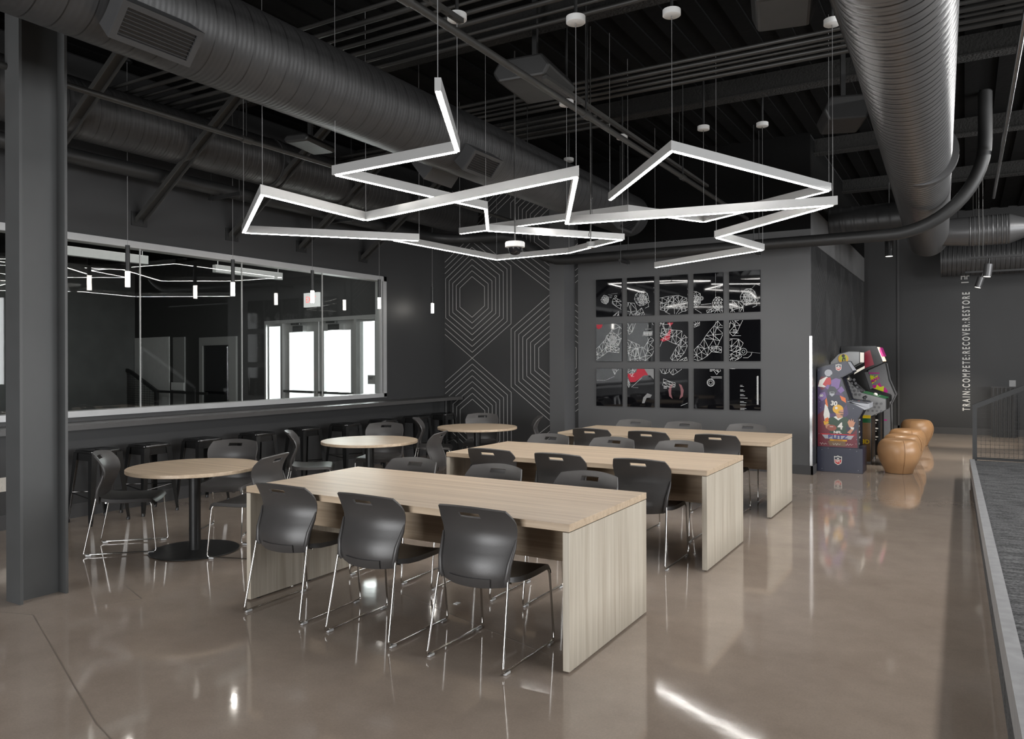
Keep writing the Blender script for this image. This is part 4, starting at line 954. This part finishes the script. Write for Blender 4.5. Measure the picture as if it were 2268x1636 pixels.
art = [
 ('purple', [(.004, .50), (.004, 1.2), (.25, 1.26), (.36, .99), (.40, .80), (.2, .6)]),
 ('maroon', [(.004, .345), (.004, .78), (.10, .86), (.16, .62), (.16, .50), (.40, .48), (.50, .60), (.511, .345)]),
 ('maroon', [(.004, 1.20), (.05, 1.31), (.17, 1.30), (.20, 1.22), (.06, 1.12)]),
 ('orange', [(.06, 1.25), (.17, 1.30), (.15, 1.255), (.03, 1.20)]),
 # rear player
 ('cream', [(.01, 1.17), (.03, 1.26), (.12, 1.31), (.17, 1.27), (.14, 1.19), (.09, 1.16)]), ('red', [(.07, 1.20), (.12, 1.29), (.17, 1.30), (.18, 1.22), (.13, 1.16)]),
 ('silver', ell(.145, 1.36, .05, .048)), ('dgrey', [(.17, 1.33), (.205, 1.35), (.20, 1.30), (.17, 1.29)]), ('violet', [(.18, 1.17), (.18, 1.26), (.24, 1.29), (.30, 1.27), (.28, 1.16), (.22, 1.11)]),
 # middle player
 ('violet', [(.01, 1.02), (.04, 1.08), (.10, 1.10), (.12, 1.02), (.06, .97)]), ('navy', [(.10, .98), (.14, 1.06), (.27, 1.06), (.36, 1.02), (.37, .93), (.30, .82), (.15, .80)]), ('orange', [(.29, 1.05), (.36, 1.02), (.37, .95), (.31, .99)]), ('orange', [(.10, .98), (.12, 1.02), (.14, .9), (.12, .86)]),
 ('dgrey', ell(.19, 1.115, .062, .062)), ('silver', [(.16, 1.10), (.22, 1.10), (.22, 1.06), (.19, 1.035), (.16, 1.06)]), ('tmold', [(.17, 1.095), (.215, 1.095), (.213, 1.08), (.17, 1.08)]), ('cream', [(.08, .78), (.10, .93), (.13, .90), (.16, .80), (.16, .68), (.10, .68)]),
 ('violet', [(.10, 1.16), (.13, 1.20), (.16, 1.19), (.14, 1.13)]), ('violet', [(.26, 1.12), (.31, 1.18), (.35, 1.12), (.30, 1.08)]),
 # front player
 ('green', [(.11, .66), (.15, .74), (.24, .77), (.36, .76), (.43, .70), (.40, .62), (.37, .66), (.37, .53), (.16, .53), (.18, .63)]), ('cream', [(.21, .755), (.27, .71), (.33, .755), (.31, .77), (.27, .735), (.24, .77)]),
 ('skin', [(.235, .80), (.26, .74), (.32, .75), (.335, .80), (.33, .86), (.27, .88)]), ('gold', ell(.265, .865, .068, .062)), ('skin', [(.28, .85), (.335, .86), (.335, .80), (.30, .79)]), ('cream', ell(.245, .88, .018, .018, 10)), ('dgrey', [(.27, .83), (.34, .82), (.34, .812), (.27, .82)]), ('brown', [(.30, .80), (.335, .80), (.33, .775), (.295, .785)]),
 ('skin', [(.10, .66), (.11, .60), (.18, .57), (.22, .60), (.20, .63), (.14, .66)]), ('gold', [(.09, .64), (.15, .67), (.13, .72), (.08, .69)]), ('orange', [(.10, .68), (.15, .70), (.14, .75), (.10, .73)]),
 ('brownball', ell(.185, .605, .062, .042)), ('cream', [(.16, .625), (.205, .625), (.205, .618), (.16, .618)]),
 ('skin', [(.385, .69), (.41, .73), (.425, .70), (.435, .745), (.445, .70), (.46, .735), (.465, .69), (.485, .70), (.46, .63), (.41, .62)]), ('cream', [(.42, .63), (.47, .62), (.46, .59), (.43, .60)]), ('skin', [(.43, .60), (.46, .59), (.42, .53), (.38, .55)]),
 # title
 ('red', [(.03, .525), (.49, .525), (.465, .51), (.06, .51)]), ('silver', [(.06, .508), (.465, .508), (.43, .455), (.10, .455)]), ('gold', [(.16, .447), (.38, .447), (.38, .428), (.16, .428)]), ('brown', [(.13, .425), (.36, .425), (.36, .36), (.16, .36)]),
]
ao = shape(None, art, 0, A, 'printed_artwork')
def side_text(txt, size, key, cx, cz, parent, y=-.0068, sx=1., bold=0., rot=0.): text_mesh(txt, size, M[key], 'printed_lettering', parent, frame_m((cx, y, cz), (math.cos(rot), 0, math.sin(rot)), (-math.sin(rot), 0, math.cos(rot))), sx=sx, bold=bold, depth=.0003)
side_text('4', .13, 'cream', .295, .63, ao, bold=.004)
side_text('30', .085, 'cream', .215, .94, ao, rot=-.12, bold=.003)
side_text('80', .045, 'cream', .055, 1.045, ao, rot=.2, bold=.001)
side_text('NFL', .045, 'cream', .26, .547, ao, sx=1.3, bold=.002)
side_text('BLITZ', .072, 'blue', .262, .482, ao, sx=1.35, bold=.003)
side_text('LEGENDS', .022, 'maroon', .27, .4375, ao, sx=1.2)
sig = MB()
for x0 in (.03, .20, .36):
    pts = [(x0 + .012 * i, .385 + .016 * math.sin(i * 2.3 + x0 * 9) * (1 if i < 6 else .5)) for i in range(9)]
    for p, q in zip(pts, pts[1:]): stroke(sig, p, q, .003, lambda a, b, t: (a, -.0065 - t, b), 0, .0003)
sig.build('printed_signatures', M['cream'], ao)
shield(A, .275, 1.435, .075, -.001); shield(A, .265, .165, .10, -.0102)
bt = MB()
for x, z in ((.02, 1.40), (.25, 1.46), (.03, .96), (.04, .88), (.02, .52), (.46, .88), (.5, .46), (.49, .40), (.06, .30), (.50, .30), (.06, .04), (.52, .04), (.14, .325), (.42, .325)): bt.cyl((x, -.0 if z > .34 else -.01, z), (x, -.0072 if z > .34 else -.0135, z), .004, n=8)
bt.build('screw_heads', M['silver'], A)
fa = MB()
for i in range(9): fa.mat(i % 2).box(.516, .5172, .04 + (i % 3) * .05, .16 + (i % 3) * .05, .38 + i * .04, .405 + i * .04)
fa.build('front_artwork', [M['silver'], M['dgrey']], A)
# --- golf style machine, brown green and yellow
bodyB = [(0, 0), (.555, 0), (.555, .70), (.755, .80), (.755, .955), (.425, 1.045), (.165, 1.30), (.275, 1.42), (.40, 1.495), (.40, 1.655), (.255, 1.66), (.11, 1.62), (.0, 1.50)]
innB = [(.01, .01), (.54, .01), (.54, .70), (.73, .81), (.73, .94), (.41, 1.03), (.15, 1.30), (.26, 1.42), (.39, 1.50), (.39, 1.64), (.11, 1.60), (.01, 1.49)]
B = cabinet((-1.77, 12.52, 0), bodyB, .58, 'arcade machine with brown, green and yellow side and grey dotted screen hood', 'lgrey', innB)
dotsB = [('brown', [(.004, .02), (.553, .02), (.553, .60), (.004, .60)]), ('dgreen', [(.004, .60), (.553, .60), (.553, .665), (.004, .665)]), ('yellow', [(.004, .665), (.553, .665), (.553, .712), (.004, .712)])]
for i in range(9):
    for j in range(5):
        x, z = .28 + i * .06 + (j % 2) * .03, .78 + j * .055 + i * .0
        if x < .73 and z < .94 - (x - .42) * .1: dotsB.append(('mgrey', ell(x, z, .017, .017, 10)))
for i in range(5):
    for j in range(3):
        x, z = .22 + j * .055 + i * .02, 1.24 - i * .055
        dotsB.append(('mgrey', ell(x, z, .018, .02, 10)))
dotsB += [('gold', ell(.18, 1.555, .072, .072)), ('lime', ell(.18, 1.57, .055, .05)), ('tmold', ell(.18, 1.60, .024, .024)), ('tmold', [(.16, 1.53), (.17, 1.575), (.21, 1.575), (.21, 1.51), (.195, 1.51), (.195, 1.55), (.18, 1.55), (.18, 1.51), (.165, 1.51)])]
bo = shape(None, dotsB, 0, B, 'printed_artwork')
side_text('3D', .085, 'yellow', .485, .315, bo, bold=.003, y=-.0115)
MB().prism([(.402, 1.50), (.402, 1.65), (.408, 1.65), (.408, 1.50)], fn, .03, .55).build('marquee', M['cream'], B)
MB().prism([(.17, 1.28), (.41, 1.05), (.417, 1.055), (.177, 1.287)], fn, .04, .54).build('screen', M['screen'], B)
cp = MB().prism([(.44, 1.043), (.755, .958), (.757, .966), (.44, 1.051)], fn, .0, .58).build('control_panel', M['dgreen'], B)
MB().lathe([(.03, 0), (.03, .02), (.02, .035), (.005, .04)], c=(.60, .2, 1.0), n=16).build('track_ball', M['cream'], cp, smooth=60)
for y in (.06, .12, .3, .42): button(cp, .64, y, .985, 'cream')
MB().box(.756, .762, .02, .56, .81, .95).build('front_plate', M['black'], B)
MB().box(.556, .56, .02, .56, .05, .68).build('coin_door', M['black'], B)
# --- machine with a lit marquee
bodyC = [(0, 0), (.58, 0), (.58, .78), (.70, .86), (.70, .95), (.42, 1.05), (.34, 1.36), (.62, 1.50), (.53, 1.75), (0, 1.75)]
innC = [(.01, .01), (.57, .01), (.57, .78), (.68, .87), (.68, .94), (.41, 1.04), (.33, 1.36), (.60, 1.50), (.52, 1.74), (.01, 1.74)]
Cc = cabinet((-1.77, 13.62, 0), bodyC, .6, 'dark arcade machine with a lit orange and pink marquee, mostly hidden', 'tmold', innC)
mq = MB().prism([(.54, 1.74), (.622, 1.51), (.632, 1.515), (.55, 1.745)], fn, .03, .57).build('marquee', M['marquee'], Cc)
MB().prism([(.575, 1.68), (.606, 1.59), (.636, 1.595), (.582, 1.74)], fn, .06, .54).build('marquee_print', M['magenta'], mq)
shape(None, [('maroon', [(.36, 1.40), (.50, 1.46), (.44, 1.70), (.36, 1.66)]), ('cream', [(.20, 1.30), (.36, 1.40), (.36, 1.44), (.22, 1.36)])], 0, Cc, 'printed_artwork')
sw = MB()
for i in range(12): sw.prism(ell(.50 + .03 * math.sin(i * 2.1), .25 + i * .045, .035, .012, 8), side_fn(0), .0002, .0007)
sw.build('printed_swirls', M['cream'], Cc)
MB().prism([(.345, 1.33), (.425, 1.06), (.435, 1.06), (.355, 1.335)], fn, .04, .56).build('screen', M['screen'], Cc)
# --- grey machine with pink and lime artwork
bodyD = [(0, 0), (.61, 0), (.60, .72), (.68, .90), (.575, 1.17), (.525, 1.47), (.44, 1.50), (.0, 1.47)]
innD = [(.01, .01), (.59, .01), (.58, .72), (.66, .90), (.555, 1.17), (.505, 1.46), (.44, 1.485), (.01, 1.45)]
Dd = cabinet((-1.77, 15.3, 0), bodyD, .56, 'grey arcade machine with pink and lime artwork, farthest back of the machines', 'mgrey', innD)
star = lambda cx, cz, r1, r2, n, a=0.: [(cx + (r1 if i % 2 == 0 else r2) * math.cos(a + PI * i / n), cz + (r1 if i % 2 == 0 else r2) * math.sin(a + PI * i / n)) for i in range(2 * n)]
do = shape(None, [('magenta', [(.10, 1.28), (.13, 1.305), (.43, 1.305), (.43, 1.285), (.14, 1.285), (.12, 1.26), (.12, 1.16), (.10, 1.16)]), ('magenta', [(.28, 1.065), (.50, 1.065), (.50, 1.045), (.29, 1.045)]),
     ('lime', [(.07, 1.04), (.10, 1.10), (.15, 1.10), (.20, 1.085), (.22, 1.11), (.19, 1.02), (.14, 1.01)]), ('lime', [(.27, 1.13), (.28, 1.18), (.40, 1.26), (.43, 1.20), (.31, 1.10)]), ('lime', star(.30, 1.21, .06, .035, 7)),
     ('magenta', star(.40, .98, .15, .10, 6, .3)), ('lime', star(.42, .96, .135, .085, 7)), ('magenta', ell(.53, .97, .035, .035)), ('magenta', ell(.26, .95, .03, .04)), ('lime', [(.24, .86), (.30, .94), (.50, .94), (.55, .86), (.5, .89), (.45, .85), (.38, .89), (.32, .85)]), ('red', [(.40, .87), (.42, .94), (.44, .94), (.44, .87)]),
     ('magenta', [(.40, .46), (.55, .46), (.55, .44), (.40, .44)]), ('dgreen', [(.41, .52), (.49, .53), (.48, .50), (.42, .50)])], 0, Dd, 'printed_artwork')
side_text('AC', .085, 'magenta', .145, 1.06, do, rot=.45, bold=.004, y=-.004)
side_text('MAN', .075, 'magenta', .355, 1.175, do, rot=.55, bold=.004, y=-.004)
cpD = MB().prism([(.45, .935), (.665, .905), (.667, .915), (.45, .947)], fn, .02, .54).build('control_panel', M['dgrey'], Dd)
joystick(cpD, .58, .2, .93); button(cpD, .6, .35, .92, 'red')

# ------------------------------------------------------------------ carpeted ramp with curb, guard fence
def cx_(y): return .178 - .0118 * y
def rz_(y): return .44 - .0157 * y
y0, y1 = -2.5, 11.47
n = 24; ysr = [y0 + (y1 - y0) * i / n for i in range(n + 1)]
m = MB()
for a, b in zip(ysr, ysr[1:]):
    m.hexa([(cx_(a) + .012, a, 0), (2.9, a, 0), (2.9, b, 0), (cx_(b) + .012, b, 0)], [(cx_(a) + .012, a, rz_(a) - .012), (2.9, a, rz_(a) - .012), (2.9, b, rz_(b) - .012), (cx_(b) + .012, b, rz_(b) - .012)])
rp = struct(m.build('floor_ramp', M['carpet']))
m = MB()
for a, b in zip(ysr, ysr[1:]): m.hexa([(cx_(a) - .003, a, rz_(a) - .12), (cx_(a) + .055, a, rz_(a) - .12), (cx_(b) + .055, b, rz_(b) - .12), (cx_(b) - .003, b, rz_(b) - .12)], [(cx_(a), a, rz_(a)), (cx_(a) + .055, a, rz_(a)), (cx_(b) + .055, b, rz_(b)), (cx_(b), b, rz_(b))])
struct(m.build('trim_4', M['curb']))
FYy = 11.5
fe = empty('guard_fence', (.10, FYy, 0)); tag(fe, 'black guard fence of square wire mesh with a rising rail beyond the carpet', 'fence')
def rail_z(x): return .935 + .47 * x
MB().bar((0, 0, 0), (0, 0, .96), .05, .05).build('post', M['black'], fe)
MB().bar((2.0, 0, 0), (2.0, 0, rail_z(2.0)), .05, .05).build('post', M['black'], fe)
MB().bar((-.02, 0, rail_z(-.02)), (2.05, 0, rail_z(2.05)), .06, .06, up=(0, 1, 0)).build('handrail', M['black'], fe)
MB().bar((0, 0, .27), (2.0, 0, .27), .03, .03).build('bottom_rail', M['black'], fe)
m = MB(); k = .05
for i in range(1, 40):
    x = .02 + i * k; m.box(x - .0017, x + .0017, -.0017, .0017, .28, rail_z(x))
for j in range(0, 30):
    z = .30 + j * k; x0 = max(.02, (z - .935) / .47)
    if x0 < 2: m.box(x0, 2.0, -.0017, .0017, z - .0017, z + .0017)
m.build('wire_mesh', M['mesh'], fe)
# slatted grille and counter beyond the fence
sl = empty('slat_screen', (.46, 17.9, 0)); tag(sl, 'dark upright slat screen on the far wall behind the guard fence', 'screen')
m = MB()
for i in range(6): m.box(.0 + i * .07, .03 + i * .07, 0, .06, .0, .98)
m.build('slats', M['black'], sl); MB().box(-.02, .40, .06, .1, 0, 1.0).build('backing', M['dark'], sl)
gc = empty('service_desk', (1.45, 15.6, 0)); tag(gc, 'dark desk with a black top beyond the guard fence at the right edge', 'desk')
MB().box(-.30, 1.6, -.35, .35, .86, .90).build('desktop', M['black'], gc); MB().box(-.05, 1.5, -.28, .3, 0, .86).build('pedestal', M['steel'], gc)
tag(MB().box(-.25, .25, -.12, .12, 0, .10).build('white_case', M['white'], None, loc=(1.75, 15.55, .90), bevel=.01), 'white case lying on the dark desk beyond the guard fence', 'case')

# ------------------------------------------------------------------ spotlights
def track(y, z, x0, x1, heads, label, hl):
    e = empty('light_track', ((x0 + x1) / 2, y, z)); tag(e, label, 'light track', 'light tracks')
    w = (x1 - x0) / 2
    MB().box(-w, w, -.018, .018, 0, .03).build('track_rail', M['black'], e)
    for x in (-w + .12, -w + .17, w - .2): MB().cyl((x, 0, .03), (x, 0, ZC - z), .006, n=6).build('rod', M['conduit'], e)
    for (x, tilt), l in zip(heads, hl):
        h = empty('spotlight', (x, y, z - .015)); h.rotation_euler = (0, tilt, 0); tag(h, l, 'spotlight', 'track spotlights')
        MB().cyl((0, 0, -.25), (0, 0, -.07), .055, n=24).build('lamp_head', M['duct2'], h, smooth=40)
        MB().cyl((0, 0, -.256), (0, 0, -.25), .045, n=20).build('lens', M['spotlit'], h)
        MB().cyl((0, 0, -.07), (0, 0, .012), .012, n=8).build('stem', M['black'], h)
track(13.0, 3.0, .05, 3.2, [(.30, .12)], 'black light track nearer us below the branch duct', ['steel spotlight on the nearer track below the branch duct'])
track(15.5, 3.04, .0, 3.2, [(.26, .30)], 'black light track farther back above the wall lettering', ['tilted steel spotlight on the farther track beside the wall lettering'])
e = empty('downlight', (-1.0, 13.0, 3.12)); tag(e, 'black cylinder downlight hanging over the passage by the arcade machines', 'downlight')
MB().cyl((0, 0, .0), (0, 0, .30), .060, n=28).build('lamp_tube', M['gloss'], e, smooth=40)
MB().cyl((0, 0, -.004), (0, 0, .0), .05, n=24).build('lens', M['spotlit'], e); MB().cyl((0, 0, .30), (0, 0, ZC - 3.12), .008, n=8).build('stem', M['black'], e)

# ------------------------------------------------------------------ lights
def area(name, loc, rot, sx, sy, power, col=(1, 1, 1)):
    l = bpy.data.lights.new(name, 'AREA'); l.shape = 'RECTANGLE'; l.size = sx; l.size_y = sy; l.energy = power; l.color = col
    o = bpy.data.objects.new(name, l); COL.objects.link(o); o.location = loc; o.rotation_euler = rot; return o
def spot(name, loc, tgt, power, ang, blend=.6, col=(1, .92, .8)):
    l = bpy.data.lights.new(name, 'SPOT'); l.energy = power; l.spot_size = math.radians(ang); l.spot_blend = blend; l.color = col; l.shadow_soft_size = .04
    o = bpy.data.objects.new(name, l); COL.objects.link(o); o.location = loc; o.rotation_euler = (Vector(tgt) - Vector(loc)).to_track_quat('-Z', 'Y').to_euler(); return o
area('daylight_right', (8.65, 3.5, 2.15), (0, PI / 2, 0), 2.5, 5.0, 330, (.97, .985, 1))
area('daylight_right_far', (8.65, 9.25, 2.15), (0, PI / 2, 0), 2.5, 4.5, 230, (.97, .985, 1))
area('daylight_rear', (-3.0, -5.65, 1.75), (PI / 2, 0, 0), 5.0, 2.9, 340, (.98, .99, 1))
p = rb(1.67, -1.2, 1.4)
area('daylight_entrance', p, (PI / 2, 0, 0), 3.0, 2.2, 160, (.98, .99, 1)).rotation_euler = (Vector(rb(1.67, 1, 1.2)) - Vector(p)).to_track_quat('-Z', 'Y').to_euler()
area('lobby_fill', (-8.35, 5.5, 3.56), (0, .75, 0), .7, 6.0, 60, (1, .98, .95))  # added fill to brighten the room behind the glass, no lamp there
area('gym_lamp_near', (2.6, 4.5, 4.25), (0, .5, 0), .35, 5.5, 90, (1, .99, .97))
area('gym_lamp_far', (2.6, 11.5, 4.25), (0, .5, 0), .35, 5.5, 90, (1, .99, .97))
spot('passage_downlight', (-1.0, 13.0, 3.10), (-1.0, 13.0, 0), 120, 70)
spot('track_spot_near', (.33, 13.0, 2.72), (-.4, 15.0, 0), 120, 60)
spot('track_spot_far', (.18, 15.5, 2.76), (-.3, 17.0, 0), 160, 70)
w = bpy.data.worlds.new('sky'); S.world = w; w.use_nodes = True
w.node_tree.nodes['Background'].inputs[0].default_value = (.95, .97, 1, 1); w.node_tree.nodes['Background'].inputs[1].default_value = 1.0
S.view_settings.view_transform = 'Standard'; S.view_settings.look = 'None'; S.view_settings.gamma = 1; S.view_settings.exposure = 0.85
try: S.view_settings.use_curve_mapping = False
except Exception: pass
